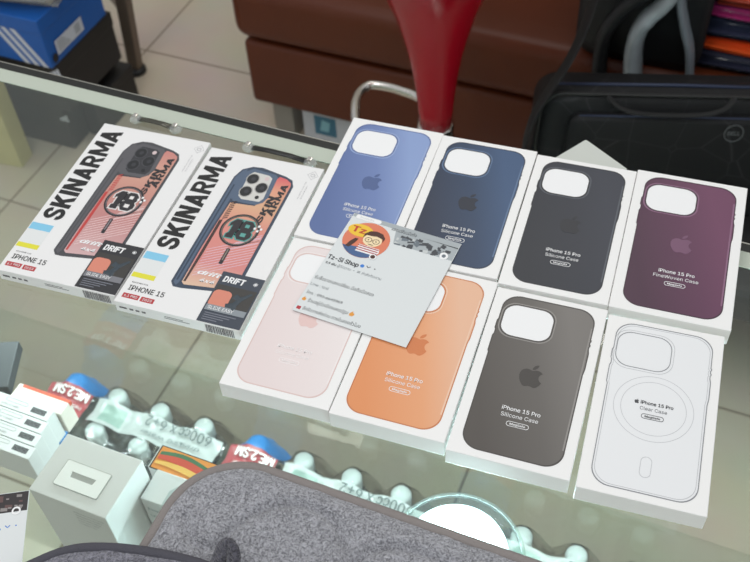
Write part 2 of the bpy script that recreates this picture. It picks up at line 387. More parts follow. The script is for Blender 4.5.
# ------------------------------------------------------------------ large rugged case boxes
TS=.0135
def rugged_box(pos,dims,ang,sp,label):
    w,h=dims; root=empty('rugged_case_box',(pos[0],pos[1],GZ),R(ang),label,'phone case box')
    MB().rbox(-w/2,w/2,-h/2,h/2,0,TS,.0005,2).build('carton',PAPERG,root)
    e=[TS+.0001*(i+1) for i in range(12)]
    mm=lambda P:[(x/1000,y/1000) for x,y in P]
    # case picture
    pc=MB(); o=mm([(-21,70),(-17,82),(-8,88),(2,89),(28,83.5),(36,80),(39.8,72),(40.2,-40),(40,-60),(36,-66),(30,-68),(-10,-74),(-17,-74),(-21,-69)])
    pc.cur=0; pc.prism(o[::-1],TS,e[0])
    pc.cur=1; pc.prism(mm([(-19.4,70),(-16,80),(-12,84),(-12,30),(-13.6,0),(-13.5,-68),(-15,-72),(-18.5,-69)])[::-1],e[0],e[1])
    pc.cur=3; pc.prism(mm([(-17,60),(-15.6,60),(-15.8,-66),(-17.4,-66)]),e[1],e[2])
    # translucent panel
    panel=mm([(22.4,81.4),(30,80),(36,76),(37.2,72),(37,-62),(30,-64.5),(-8.4,-69.5),(-11.4,-67),(-12,-27),(-11,13),(-10,36),(14,38),(20,50),(20,75)])
    pc.cur=2; pc.prism(panel[::-1],e[0],e[2])
    pc.build('case_picture',[sp['frame'],sp['bevel'],sp['panel'],sp['line']],root)
    # camera
    cm=MB(); cm.cur=0; s0=mm([(-12,80),(-6,85.5),(18,83),(21,80),(22.5,52),(20,44),(14,39),(-8,38.5),(-12,42)])
    cm.prism(s0[::-1],e[1],e[3])
    cm.cur=1; cm.prism(mm([(-7.5,76),(-4,81),(12,80),(16.4,77),(18.6,49),(16,44),(-2,43),(-6.5,47)])[::-1],e[3],e[4])
    for x,y in ((-1.6,71.5),(-1.6,53.8),(11.2,62)):
        cm.cur=2; cm.prism(circ(x/1000,y/1000,.0066,.0076),e[4],e[5])
        cm.cur=3; cm.prism(circ(x/1000,y/1000,.0056,.0066),e[5],e[6])
        cm.cur=4; cm.prism(circ(x/1000+.0006,y/1000,.0022,.0026),e[6],e[7])
    cm.cur=5; cm.prism(circ(.0115,.0752,.0022,.0026),e[4],e[6])
    cm.cur=3; cm.prism(circ(.0118,.0489,.0020,.0023),e[4],e[6])
    cm.build('camera_picture',[sp['bevel'],sp['plate'],sp['lensring'],mat('lens_black_print','#232427',.3),mat('lens_glass_print','#3a3b40',.3),sp['flash']],root)
    # slashes, stripe
    st=MB()
    for i in range(9):
        y=14+i*2.7; st.prism(mm([(-9,y),(-4.5,y+2.6),(-4.5,y+3.9),(-9,y+1.3)]),e[2],e[3])
    st.prism(mm([(-10.5,12),(-7.6,13.5),(-7.6,-30),(-8.4,-66),(-10.4,-66)])[::-1],e[2],e[3])
    st.build('printed_side_stripe',sp['stripe'],root)
    dl=MB()
    for i in range(15):
        y0=-58+i*3.6; x0=-6 if y0<-25 else 8+(y0+25)*.55
        x1=36.5; dl.prism(mm([(x0,y0),(x1,y0+(x1-x0)*.62),(x1,y0+(x1-x0)*.62+.7),(x0,y0+.7)]),e[2],e[3]) if y0+(x1-x0)*.62<24 else None
    dl.build('printed_speed_lines',sp['lines'],root)
    # magnet ring and number
    rg=MB(); cx,cy=.0131,.0049; rg.cur=0
    a=circ(cx,cy,.0186,.0205,60); b=circ(cx,cy,.0158,.0176,60); c=circ(cx,cy,.0168,.0186,60); d=circ(cx,cy,.0163,.0181,60)
    rg.band(a,b,e[3],e[4]); rg.cur=2; rg.band(c,d,e[4],e[5]); rg.cur=0
    rg.prism(rrect(.0110,.0146,-.0385,-.0190,.0012),e[3],e[4]); rg.cur=2
    rg.prism(rrect(.0122,.0134,-.0340,-.0200,.0004),e[4],e[5])
    def digits(gr,z0,z1):
        one=[(-10-gr,-11-gr),(-3.5+gr,-11-gr),(-3.5+gr,-4),(-2+gr,-2),(-2+gr,12+gr),(-7-gr*.6,12+gr),(-11-gr,7),(-11-gr,3-gr),(-8-gr,5-gr),(-8-gr,-5),(-10-gr,-7)]
        rg.prism([(cx+x/1000,cy+y/1000) for x,y in one],z0,z1)
        eight=[(2-gr,-11-gr),(9+gr,-11-gr),(12.5+gr,-7),(12.5+gr,-2.5),(10.5+gr,0),(12+gr,3),(12+gr,8),(8+gr,12+gr),(2-gr,12+gr),(-.6-gr,8),(-.6-gr,3),(1-gr,.5),(-1-gr,-2.5),(-1-gr,-7)]
        rg.prism([(cx+x/1000,cy+y/1000) for x,y in eight],z0,z1)
    rg.cur=1; digits(1.7,e[4],e[5]); rg.cur=0; digits(.5,e[5],e[6]); rg.cur=1
    rg.prism([(cx+x/1000,cy+y/1000) for x,y in [(3,-7.5),(8,-7.5),(8,-3),(3,-3)]],e[6],e[7]); rg.prism([(cx+x/1000,cy+y/1000) for x,y in [(3.5,4),(7.5,4),(7.5,8),(3.5,8)]],e[6],e[7])
    rg.cur=3
    for x,y in ((12,4),(15,7.5),(15.5,1.5),(18,4.5)): rg.prism([(cx+(x+q[0])/1000,cy+(y+q[1])/1000) for q in ((0,0),(2.2,0),(2.2,2.6),(0,2.6))],e[6],e[7])
    rg.build('printed_number_ring',[sp['dark'],sp['outline'],sp['ring2'],WHITE],root)
    tx=MB(); block(tx,'SKIN',.0288,.0175,e[4],.036,.0062,90,.15); block(tx,'ARMA',.0353,.0290,e[4],.043,.0066,90,.15)
    tx.build('printed_case_text',sp['dark'],root)
    tw=MB(); put_text(tw,'drift',-.002,-.0545,e[4],w=.022,h=.0048,bold=.04,shear=.3); put_text(tw,'4x4',.003,-.0625,e[4],w=.014,h=.004,bold=.03,shear=.3)
    tw.build('printed_white_text',WHITE,root)
    # big name
    bt=MB(); block(bt,'SKINARMA',-.0335,-.0345,e[0],.1300,.0212,90); bt.build('brand_lettering',BLACK,root)
    # sticker, code left out
    s_=MB(); q=mm([(-58.5,-73.5),(-36,-73.5),(-36,-42),(-58.5,-42)]); s_.cur=0; s_.prism(q,TS,e[0])
    s_.cur=1; s_.prism(mm([(-58.5,-50.5),(-36,-50.5),(-36,-42),(-58.5,-42)]),e[0],e[1])
    s_.cur=2; s_.prism(mm([(-58.5,-73.5),(-36,-73.5),(-36,-68),(-58.5,-68)]),e[0],e[1])
    s_.build('sticker',[mat('sticker_white','#e3e5e4',.4),mat('sticker_cyan','#86c8e6',.4),mat('sticker_yellow','#e2dc3c',.4)],root)
    m_=MB(); put_text(m_,'IPHONE 15',-.0540,-.0885,e[1],w=.0345,h=.0056,bold=.012); put_text(m_,'DESIGNED FOR',-.0540,-.0800,e[1],w=.0155,h=.0013)
    m_.build('model_text',BLACK,root)
    rt=MB(); rt.cur=0
    rt.prism(mm([(-55.5,-97.6),(-39.5,-97.6),(-39.5,-92.4),(-55.5,-92.4)]),TS,e[0]); rt.prism(mm([(-37.8,-97.8),(-25,-97.8),(-25,-92.6),(-37.8,-92.6)]),TS,e[0]); rt.cur=1
    put_text(rt,'6.1 PRO',-.0475,-.0963,e[1],w=.0125,h=.0025,anchor='c',bold=.01); put_text(rt,'2023',-.0314,-.0965,e[1],w=.0090,h=.0025,anchor='c',bold=.01)
    rt.build('red_size_tags',[mat('tag_red','#b8383c',.4),WHITE],root)
    # inset
    dr=MB(); dr.cur=0; dr.prism(mm([(19.5,-103.2),(59.6,-103.2),(59.6,-45.5),(19.5,-45.5)]),TS,e[4])
    dr.cur=1; dr.prism(mm([(21,-89.5),(58.2,-89.5),(58.2,-60.5),(21,-60.5)]),e[4],e[5])
    dr.cur=2; dr.prism(rrect(.0210,.0385,-.0865,-.0665,.005),e[5],e[6])
    dr.cur=3; dr.tube([(.037,-.082,e[6]),(.044,-.080,e[6]),(.0475,-.072,e[6]),(.055,-.064,e[6])],[.0022,.003,.0022,.0012],8,flat=.1)
    dr.tube([(.044,-.080,e[6]),(.046,-.088,e[6])],[.003,.002],8,flat=.1)
    dr.tube([(.041,-.070,e[6]),(.0475,-.0725,e[6])],[.003,.0022],8,flat=.1)
    dr.cur=4; dr.prism(mm([(21,-90.5),(58.2,-90.5),(58.2,-84),(21,-84)]),e[7],e[8])
    dr.cur=5
    for i in range(4): dr.prism(mm([(23,-93.4-i*2.4),(52-i*5,-93.4-i*2.4),(52-i*5,-92.6-i*2.4),(23,-92.6-i*2.4)]),e[4],e[5])
    dr.cur=6; block(dr,'DRIFT',.0232,-.0572,e[6],.0200,.0068,0,.12); put_text(dr,'SLIDE EASY',.0235,-.0888,e[9],w=.0235,h=.0034,bold=.01)
    for k in range(6):
        a_=R(k*30); dr.tube([(.0535-.0022*math.cos(a_),-.0530-.0022*math.sin(a_),e[5]),(.0535+.0022*math.cos(a_),-.0530+.0022*math.sin(a_),e[5])],.0002,4)
    dr.build('inset_panel',[sp['inset'],mat('inset_photo_print','#3c3a38',.4),mat('inset_salmon_print','#d98873',.4),mat('inset_teal_print','#38434c',.4),sp['insetbar'],mat('inset_line_print','#7a7d88',.4),WHITE],root)
    # small mark top right
    cm=MB(); 
    dd=mm([(47,92),(52.5,98),(58,92),(52.5,86)]); cm.band(dd,scaled(dd,.0004,.0004),TS,e[0]); c1=circ(.0525,.092,.0022,.0022,20); cm.band(c1,scaled(c1,.0006,.0006),TS,e[0])
    put_text(cm,'MAGNETIC CASE FOR',.0500,.0580,e[0],w=.024,h=.0011,rot=90); put_text(cm,'DUAL LAYER SERIES',.0530,.0590,e[0],w=.018,h=.0011,rot=90)
    cm.build('corner_mark',mat('light_grey_print','#a9a9ab',.5),root)
    # front side print
    fp=MB(); yb=-h/2
    def side_rect(x0,x1,z0,z1,d=.0002): fp.box(x0,x1,yb-d,yb+.0001,z0,z1)
    x=w/2-.0325
    random.seed(3)
    while x<w/2-.006:
        ww=random.choice((.0004,.0007,.0010)); side_rect(x,x+ww,.0015,.0115); x+=ww+random.choice((.0005,.0008))
    for i,xx in enumerate((.004,.014,.020,.026)): side_rect(-w/2+xx,-w/2+xx+.006*(1.2 if i==0 else .6),.0055,.0075)
    side_rect(-.012,.012,.006,.0065); side_rect(-.012,.006,.008,.0085)
    fp.build('barcode_print',mat('side_grey_print','#5f5c60',.5),root)
    return root
dk=dict
rugged_box((-.5236,.5236),(.1193,.2083),4.81,dk(frame=mat('charcoal_case_print','#4a4a4e',.35),bevel=mat('charcoal_bevel_print','#5c5b5f',.35),line=mat('red_edge_print','#4f4e52',.4),
   panel=ramp_mat('pink_panel_print',[(0,'#d3b0b0'),(.35,'#c38886'),(.62,'#cb9487'),(.8,'#d3a390'),(1,'#cb8780')],axis='Y',lo=-.07,hi=.08),
   plate=mat('dark_plate_print','#38383c',.3),lensring=mat('dark_lens_ring_print','#4a4a4f',.3),flash=mat('flash_print','#d8c4c4',.3),
   stripe=mat('red_stripe_print','#c0423f',.4),lines=mat('pink_lines_print','#e9cfcd',.4),dark=mat('case_dark_print','#2c2a2e',.4),outline=mat('number_white_print','#e8e4e2',.4),
   ring2=mat('ring_grey_print','#8b8287',.4),inset=mat('inset_black_print','#2f2f33',.4),insetbar=mat('inset_bar_grey_print','#7c7c82',.4)),
   'white box picturing a rugged charcoal and pink case, at the far left')
rugged_box((-.4013,.5278),(.1199,.2072),4.14,dk(frame=mat('slate_blue_case_print','#3a4658',.35),bevel=mat('slate_blue_bevel_print','#56667c',.35),line=mat('slate_line_print','#324053',.4),
   panel=ramp_mat('peach_panel_print',[(0,'#dfc0a6'),(.2,'#d78c88'),(.5,'#dc8f84'),(.72,'#dcae8c'),(.88,'#e0a086'),(1,'#d8686c')],axis='Y',lo=-.07,hi=.08),
   plate=mat('silver_plate_print','#d3d1cc',.3),lensring=mat('silver_lens_ring_print','#b1afab',.3),flash=mat('flash_print','#e8e2da',.3),
   stripe=mat('brown_stripe_print','#43302e',.4),lines=mat('lilac_lines_print','#e2c3cf',.4),dark=mat('case_dark_print','#2c2a2e',.4),outline=mat('number_teal_print','#5fa39b',.4),
   ring2=mat('ring_bronze_print','#8d8377',.4),inset=mat('inset_slate_print','#3c434f',.4),insetbar=mat('inset_bar_blue_print','#8b9298',.4)),
   'white box picturing a rugged slate blue case with silver camera plate')

# ------------------------------------------------------------------ shop card on the boxes
def card_mesh(w,h,t=.0004,nx=10,ny=12,curl=.0):
    vs=[];fs=[]
    for s in (0,1):
        for j in range(ny+1):
            for i in range(nx+1):
                x=-w/2+w*i/nx; y=-h/2+h*j/ny; vs.append((x,y,s*t+curl*(x/(w/2))**2*.001))
    n=(nx+1)*(ny+1)
    for j in range(ny):
        for i in range(nx):
            a=j*(nx+1)+i; fs.append((a,a+nx+1,a+nx+2,a+1)); fs.append((n+a,n+a+1,n+a+nx+2,n+a+nx+1))
    for i in range(nx): fs+=[(i,i+1,n+i+1,n+i),(ny*(nx+1)+i,n+ny*(nx+1)+i,n+ny*(nx+1)+i+1,ny*(nx+1)+i+1)]
    for j in range(ny): a=j*(nx+1); b=a+nx; fs+=[(a,n+a,n+a+nx+1,a+nx+1),(b,b+nx+1,n+b+nx+1,n+b)]
    return MB().add(vs,fs)
cardm=mat('pale_card','#dde1e1',.5,spec=.3)
sc=empty('shop_card',(-.2445,.5208,.92005),R(-2.0),'pale printed shop card with a round cartoon portrait, lying across four case boxes','card')
card_mesh(.1050,.1243).build('sheet',cardm,sc)
z=.0005; z2=.0006; z3=.0007; z4=.0008; z5=.0009;z6=.0010
bn=MB(); mm=lambda P:[(x/1000,y/1000) for x,y in P]
bn.cur=0; bn.prism(mm([(-52,62),(52,62),(52,55),(-52,58)]),.0004,z)     # grey upper strip
bn.prism(mm([(-8,56),(52,56),(52,40),(-4,40)]),.0004,z)
random.seed(11)
for i in range(46):
    x=random.uniform(-4,46); y=random.uniform(40,53); s1=random.uniform(2,6); s2=random.uniform(1.5,4)
    bn.cur=random.choice((1,1,2,3,2)); a=random.uniform(-30,30)
    P=[(x+px*math.cos(R(a))-py*math.sin(R(a)),y+px*math.sin(R(a))+py*math.cos(R(a))) for px,py in ((-s1/2,-s2/2),(s1/2,-s2/2),(s1/2,s2/2),(-s1/2,s2/2))]
    P=[(max(-5,min(51.5,px)),max(39.5,min(57,py))) for px,py in P]
    bn.prism(mm(P),z,z2+i*2e-6)
bn.cur=4; bn.prism(rrect(-.049,-.024,.0565,.0615,.0025),z,z3)
bn.prism(circ(.0435,.0425,.0038,.0042,24),z,z4); bn.cur=2; bn.prism(circ(.0435,.0425,.0018,.002,16),z4,z5)
bn.cur=5; put_text(bn,'แลกเปลี่ยนมือถือ',-.012,.0545,z3,w=.024,h=.0042)
bn.cur=3; put_text(bn,'ร้านมือถือ',-.045,.0578,z4,w=.014,h=.0022)
bn.build('banner',[mat('banner_grey','#a9b0b3',.5),mat('banner_dark','#45484d',.5),mat('banner_mid','#6d767e',.5),mat('banner_light','#c9cdcc',.5),WHITE,mat('card_ink','#4a4d52',.5)],sc)
av=MB(); cx,cy=-.028,.0345
av.cur=0; av.prism(circ(cx,cy,.0215,.0215,56),z,z2)
av.cur=1; av.prism([(cx+x/1000,cy+y/1000) for x,y in [(-18,-12)]+[(21.4*math.cos(R(a)),21.4*math.sin(R(a))) for a in range(213,322,6)]+[(14,-11),(4,-9)]],z2,z3)  # blue lower part
av.cur=2; av.prism(circ(cx-.0095,cy+.0090,.0120,.0075,32),z2,z3+.00001)      # yellow bubble
av.cur=3; put_text(av,'Tz',cx-.0175,cy+.0060,z4,w=.0130,h=.0068,bold=.03)
av.cur=4; av.prism(circ(cx+.0055,cy+.0015,.0088,.0075,32),z3+.00003,z4)          # face
av.cur=5; av.prism([(cx+.0055+x/1000,cy+x2/1000) for x,x2 in [(-9.5,2),(-9.6,7),(-6,11.5),(0,13),(6,11.8),(9.8,7.5),(9.5,2),(8,6),(2,7.2),(-3,6.2),(-7.5,6)]][::-1],z4,z5)  # hair
for sx in (-3.6,3.8):
    c=circ(cx+.0055+sx/1000,cy+.001,.0033,.0030,20); av.band(c,scaled(c,.0005,.0005),z4,z5); av.prism(circ(cx+.0055+sx/1000,cy+.001,.0007,.0007,8),z4,z5)
av.prism([(cx+.0045,cy+.0008),(cx+.0068,cy+.0008),(cx+.0068,cy+.0013),(cx+.0045,cy+.0013)],z4,z5)
av.prism([(cx+.003,cy-.0035),(cx+.009,cy-.0035),(cx+.0075,cy-.0043),(cx+.0045,cy-.0043)],z4,z5)
av.cur=6; av.prism([(cx+x/1000,cy+y/1000) for x,y in [(-4,-6.5),(16,-6.5),(17,-11),(14,-15),(-4,-15)]],z3+.00002,z4)
av.cur=7
for y in (-8.3,-10.8,-13.3): av.prism([(cx+x/1000,cy+(y+d)/1000) for x,d in [(-4,0),(15.8,0),(15.8,1.1),(-4,1.1)]],z4,z5)
av.cur=5; av.prism([(cx+x/1000,cy+y/1000) for x,y in [(-15,-13),(-11,-13),(-8,-6),(-7,-1),(-10,-1),(-13,-6)]],z3+.00002,z4)
av.cur=6; av.prism(circ(cx+.0140,cy-.0165,.0033,.0033,20),z4,z5); av.cur=5; av.prism(circ(cx+.0140,cy-.0165,.0022,.0022,20),z5,z6)
av.build('round_portrait',[mat('portrait_orange','#df7e5f',.5),mat('portrait_blue','#44628f',.5),mat('portrait_yellow','#f0c437',.5),mat('portrait_red','#c4452f',.5),mat('portrait_skin','#f5dfb5',.5),mat('portrait_brown','#4a2a22',.5),WHITE,mat('portrait_stripe','#b04a4d',.5)],sc)
ct=MB(); ct.cur=0
put_text(ct,'Tz-Si Shop',-.0510,.0022,z,w=.0295,h=.0050,bold=.03)
put_text(ct,'9.9 พัน',-.0500,-.0040,z,w=.0100,h=.0030,bold=.02)
put_text(ct,'รับซื้อขายแลกเปลี่ยน มือถือมือสอง',-.0510,-.0232,z,w=.0560,h=.0044)
put_text(ct,'โทร : 093-6645969',-.0500,-.0410,z,w=.0340,h=.0036)
put_text(ct,'ร้านอยู่ตัวเมืองนครปฐม',-.0445,-.0492,z,w=.0375,h=.0044)
put_text(ct,'จัดรับวางส่งด่วน ภายในสองชั่วโมง',-.0450,-.0585,z,w=.0540,h=.0042)
ct.tube([(-.0145,.0068,z),(-.0127,.0052,z),(-.0109,.0068,z)],.0004,4,flat=.3); ct.prism(circ(-.0065,.0058,.0006,.0006,8),z,z2)
ct.cur=1
put_text(ct,'ผู้ติดตาม  •  ☰ กำลังติดตาม',-.0385,-.0040,z,w=.0420,h=.0034)
put_text(ct,'Line : tzsi',-.0510,-.0312,z,w=.0170,h=.0030)
ct.cur=2; ct.prism(circ(-.0182,.0052,.0019,.0019,16),.0004,z)
def flame(x,y,s): return [(x+a*s,y+b*s) for a,b in ((-.9,-.2),(-.6,-.9),(.5,-.9),(.9,-.1),(.6,.5),(.2,.3),(.1,1.2),(-.5,.5))]
ct.cur=3; ct.prism(flame(-.0485,-.0472,.0022),.0004,z); ct.prism(flame(-.0035,-.0472,.0026),.0004,z)
ct.cur=4; ct.prism(rrect(-.0503,-.0466,-.0595,-.0560,.0005),.0004,z)
ct.build('card_text',[mat('card_ink_dark','#303338',.5),mat('card_ink_light','#6f757a',.5),mat('tick_blue','#3f7fd0',.5),mat('flame_orange','#e39a3c',.5),mat('icon_red','#b5383f',.5)],sc)

# ------------------------------------------------------------------ shop cards at lower left corner
def small_card(loc,rz,label):
    r=empty('shop_card',loc,rz,label,'card'); w,h=.056,.12
    c=card_mesh(w,h); c.build('sheet',cardm,r)
    b=MB(); b.cur=0; b.prism(mm([(-w*500+.5,h*500-.5),(-w*500+.5,h*500-17),(w*500-.5,h*500-17),(w*500-.5,h*500-.5)]),.0004,z)
    random.seed(5)
    for i in range(24):
        x=random.uniform(-24,24); y=random.uniform(45,57); b.cur=random.choice((1,2)); s=random.uniform(1,3)
        b.prism(mm([(x-s,y-s*.5),(x+s,y-s*.6),(x+s,y+s*.4),(x-s,y+s*.6)]),z,z2+i*2e-6)
    b.cur=3; cc=circ(.0195,.0435,.0034,.0034,24); b.band(cc,scaled(cc,.0013,.0013),z2,z4)
    b.build('banner',[mat('photo_black','#2a2325',.45),mat('photo_brown','#5f4644',.5),mat('photo_grey','#8d8785',.5),WHITE],r)
    d=MB(); d.prism(circ(.008,.0295,.0013,.0013,14),.0004,z)
    d.tube([(.0125,.032,z),(.0143,.0302,z),(.0161,.032,z)],.0004,4,flat=.3); d.prism(circ(.0205,.0312,.0006,.0006,8),.0004,z)
    d.build('card_marks',mat('tick_blue','#3f7fd0',.5),r)
    return r
def corner_place(cx,cy,rz,w=.056,h=.12,zz=GZ):   # top right corner at cx,cy
    a=R(rz); x=w/2; y=h/2
    return (cx-(x*math.cos(a)-y*math.sin(a)),cy-(x*math.sin(a)+y*math.cos(a)),zz)
small_card(corner_place(-.4203,.2420,30,zz=GZ+.0007),R(30),'printed card with dark photo strip on the glass, the upper of two')
small_card(corner_place(-.4290,.2350,27,zz=GZ+.0001),R(27),'printed card showing left of and just beneath the dark photo strip card')

# ------------------------------------------------------------------ clamps behind the left boxes
def clamp(x0,x1,label,bar):
    r=empty('glass_clamp',((x0+x1)/2,.6500,GZ),0,label,'clamp'); r.scale=(1,.9,.7); L=(x1-x0)/2
    b=MB(); b.tube([(-L*.75,0,.004),(-L*.3,.001,.0055),(L*.3,.001,.0055),(L*.75,0,.004)],.0036,10,flat=.6); b.build('strap',bar,r,sm=True)
    cl=glass_mat('clear_plastic','#eef1ef',1.5,.08,milky=.18)
    for s,nm in ((-1,'clear_end_block'),(1,'clear_end_block')):
        m=MB(); m.lathe([(.001,0),(.0065,.0005),(.007,.004),(.0045,.008),(.001,.009)],16,(s*L*.85,0)); m.build(nm,cl,r,sm=True)
        n=MB(); n.rbox(s*L*.85-.0025,s*L*.85+.0025,-.003,.003,.009,.0115,.0008); n.build('pin',CHROME,r)
clamp(-.578,-.522,'small clear plastic clamp with glinting strap behind the far left rugged case box',mat('glint_strap','#55544c',.2,.6))
clamp(-.447,-.366,'small clear plastic clamp with black bar behind the slate blue rugged case box',mat('black_strap','#151515',.3))

# ------------------------------------------------------------------ loose white card behind the boxes
tg=MB(); tg.prism(rrect(-.048,0,-.056,0,.0015,3),0,.0006); 
o=tg.build('loose_card',mat('grey_white_card','#c9cdc6',.5),None,loc=(-.126,.774,GZ+.0014),rot=(0,0,R(59.5)))
tag(o,'plain pale grey card corner sticking out behind the black and maroon case boxes','card')

# ------------------------------------------------------------------ fleece pouch
def fleece_mat(name,c):
    m=bpy.data.materials.new(name); m.use_nodes=True; MATS[name]=m; nt=m.node_tree; b=nt.nodes['Principled BSDF']; N=nt.nodes.new; L=nt.links.new
    b.inputs['Roughness'].default_value=.95; b.inputs['Specular IOR Level'].default_value=.1
    b.inputs['Sheen Weight'].default_value=.35; b.inputs['Sheen Roughness'].default_value=.4
    tc=N('ShaderNodeTexCoord'); n=N('ShaderNodeTexNoise'); n.inputs['Scale'].default_value=620; n.inputs['Detail'].default_value=2; n.inputs['Distortion'].default_value=.6; L(tc.outputs['Object'],n.inputs['Vector'])
    n2=N('ShaderNodeTexNoise'); n2.inputs['Scale'].default_value=210; n2.inputs['Detail'].default_value=3; n2.inputs['Distortion'].default_value=2.2; L(tc.outputs['Object'],n2.inputs['Vector'])
    ad=N('ShaderNodeMath'); ad.operation='ADD'; L(n.outputs['Fac'],ad.inputs[0]); L(n2.outputs['Fac'],ad.inputs[1])
    r=N('ShaderNodeValToRGB'); r.color_ramp.elements[0].position=.38; r.color_ramp.elements[1].position=.62
    k=lin(c); r.color_ramp.elements[0].color=tuple(v*.55 for v in k[:3])+(1,); r.color_ramp.elements[1].color=tuple(min(1,v*1.5) for v in k[:3])+(1,)
    hf=N('ShaderNodeMath'); hf.operation='MULTIPLY'; hf.inputs[1].default_value=.5; L(ad.outputs[0],hf.inputs[0]); L(hf.outputs[0],r.inputs['Fac'])
    L(r.outputs['Color'],b.inputs['Base Color'])
    bp=N('ShaderNodeBump'); bp.inputs['Strength'].default_value=1; bp.inputs['Distance'].default_value=.005; L(hf.outputs[0],bp.inputs['Height']); L(bp.outputs['Normal'],b.inputs['Normal'])
    return m
FLE=fleece_mat('grey_fleece','#a3a3a9')
PIP=mat('taupe_piping','#8d8683',.85,bump=.6,bscale=900)
def seg_dist(px,py,ax,ay,bx,by):
    dx,dy=bx-ax,by-ay; t=max(0,min(1,((px-ax)*dx+(py-ay)*dy)/(dx*dx+dy*dy))); return math.hypot(px-ax-t*dx,py-ay-t*dy)
def cushion(outline,height,edge,grooves,zb,seed,ns=420,nt=90):
    n=len(outline); cx=sum(p[0] for p in outline)/n; cy=sum(p[1] for p in outline)/n
    # resample
    L=[0]
    for i in range(n): a=outline[i]; b=outline[(i+1)%n]; L.append(L[-1]+math.hypot(b[0]-a[0],b[1]-a[1]))
    S=[]
    j=0
    for k in range(ns):
        d=L[-1]*k/ns
        while L[j+1]<d: j+=1
        u=(d-L[j])/(L[j+1]-L[j]); a=outline[j]; b=outline[(j+1)%n]; S.append((a[0]+(b[0]-a[0])*u,a[1]+(b[1]-a[1])*u))
    vs=[];fs=[]
    ts=[i/(nt-1) for i in range(nt)]
    for t in ts:
        for sx,sy in S:
            x=cx+(sx-cx)*t; y=cy+(sy-cy)*t
            d=(1-t)*math.hypot(sx-cx,sy-cy)*.9
            e=min(1,d/edge); h=height*(.35+.65*math.sqrt(max(0,1-(1-e)**2)))
            g=0
            for ln in grooves:
                dm=min(seg_dist(x,y,*ln[i],*ln[i+1]) for i in range(len(ln)-1)); g=max(g,math.exp(-(dm/.0030)**2))
            h-=g*.0050
            f=noise.noise(Vector((x*60,y*60,seed)))*.0012+noise.noise(Vector((x*420,y*420,seed+5)))*.0009*e
            vs.append((x,y,zb+h+f))
    for i in range(nt-1):
        for k in range(ns): fs.append((i*ns+k,i*ns+(k+1)%ns,(i+1)*ns+(k+1)%ns,(i+1)*ns+k))
    b0=len(vs)
    for sx,sy in S: vs.append((sx,sy,zb))
    for k in range(ns): fs.append(((nt-1)*ns+k,(nt-1)*ns+(k+1)%ns,b0+(k+1)%ns,b0+k))
    fs.append(tuple(b0+k for k in range(ns)))
    return MB().add(vs,fs),S
po=empty('fleece_pouch',(0,0,GZ),0,'dark grey quilted fleece pouch with taupe piping at the bottom of the picture','pouch')
def rot_rrect(x0,x1,y0,y1,r,ang,n=14):
    P=rrect(x0,x1,y0,y1,r,n); c=(x0,y1); a=R(ang)
    return [(c[0]+(x-c[0])*math.cos(a)-(y-c[1])*math.sin(a),c[1]+(x-c[0])*math.sin(a)+(y-c[1])*math.cos(a)) for x,y in P]
main=rot_rrect(-.3085,.075,.03,.3185,.055,0)
def bez(P,n=20):
    out=[]
    for i in range(len(P)-1):
        p0=Vector(P[max(0,i-1)]);p1=Vector(P[i]);p2=Vector(P[i+1]);p3=Vector(P[min(len(P)-1,i+2)])
        for k in range(n):
            t=k/n; out.append(tuple(.5*((2*p1)+(-p0+p2)*t+(2*p0-5*p1+4*p2-p3)*t*t+(-p0+3*p1-3*p2+p3)*t**3)))
    out.append(tuple(P[-1])); return out
gro=[bez([(-.292,.262),(-.280,.247),(-.268,.243),(-.258,.247)],6),bez([(-.268,.243),(-.262,.225),(-.262,.200)],5),
     bez([(-.213,.300),(-.190,.297),(-.172,.280),(-.164,.255),(-.170,.225),(-.185,.20)],6),bez([(-.164,.255),(-.150,.287),(-.110,.296),(-.05,.285)],6),
     bez([(-.258,.247),(-.248,.275),(-.232,.292),(-.213,.300)],6)]
cu,S=cushion(main,.0175,.022,gro,0.0,3)
cu.build('fleece_body',FLE,po,sm=True)
pp=MB(); pp.tube([(x,y,.0085) for x,y in S[::2]],.0046,10,closed=True); pp.build('piping',PIP,po,sm=True)
fl=[(-.385,.135),(-.378,.172),(-.366,.190),(-.352,.2035),(-.335,.2125),(-.310,.2205),(-.280,.2265),(-.250,.229),(-.225,.226),(-.205,.215),(-.195,.19),(-.20,.10),(-.38,.09)]
fl=bez(fl+[fl[0]],6)[:-1]
cu2,S2=cushion(fl,.009,.012,[],0.0175,9,ns=300,nt=50)
cu2.build('flap',fleece_mat('dark_fleece','#82818b'),po,sm=True)
pp=MB(); pp.tube([(x,y,.0225) for x,y in S2[::2]],.0040,10,closed=True); pp.build('flap_piping',mat('dark_grey_piping','#504f57',.9,bump=.6,bscale=900),po,sm=True)
lp=MB(); P=bez([(-.2460,.2200,.018),(-.2460,.2330,.028),(-.2430,.2410,.038),(-.2380,.2415,.040),(-.2345,.2360,.034),(-.232,.2200,.020)],8)
lp.tube(P,.0058,10,flat=.6); lp.build('pull_loop',fleece_mat('loop_fleece','#55545c'),po,sm=True)

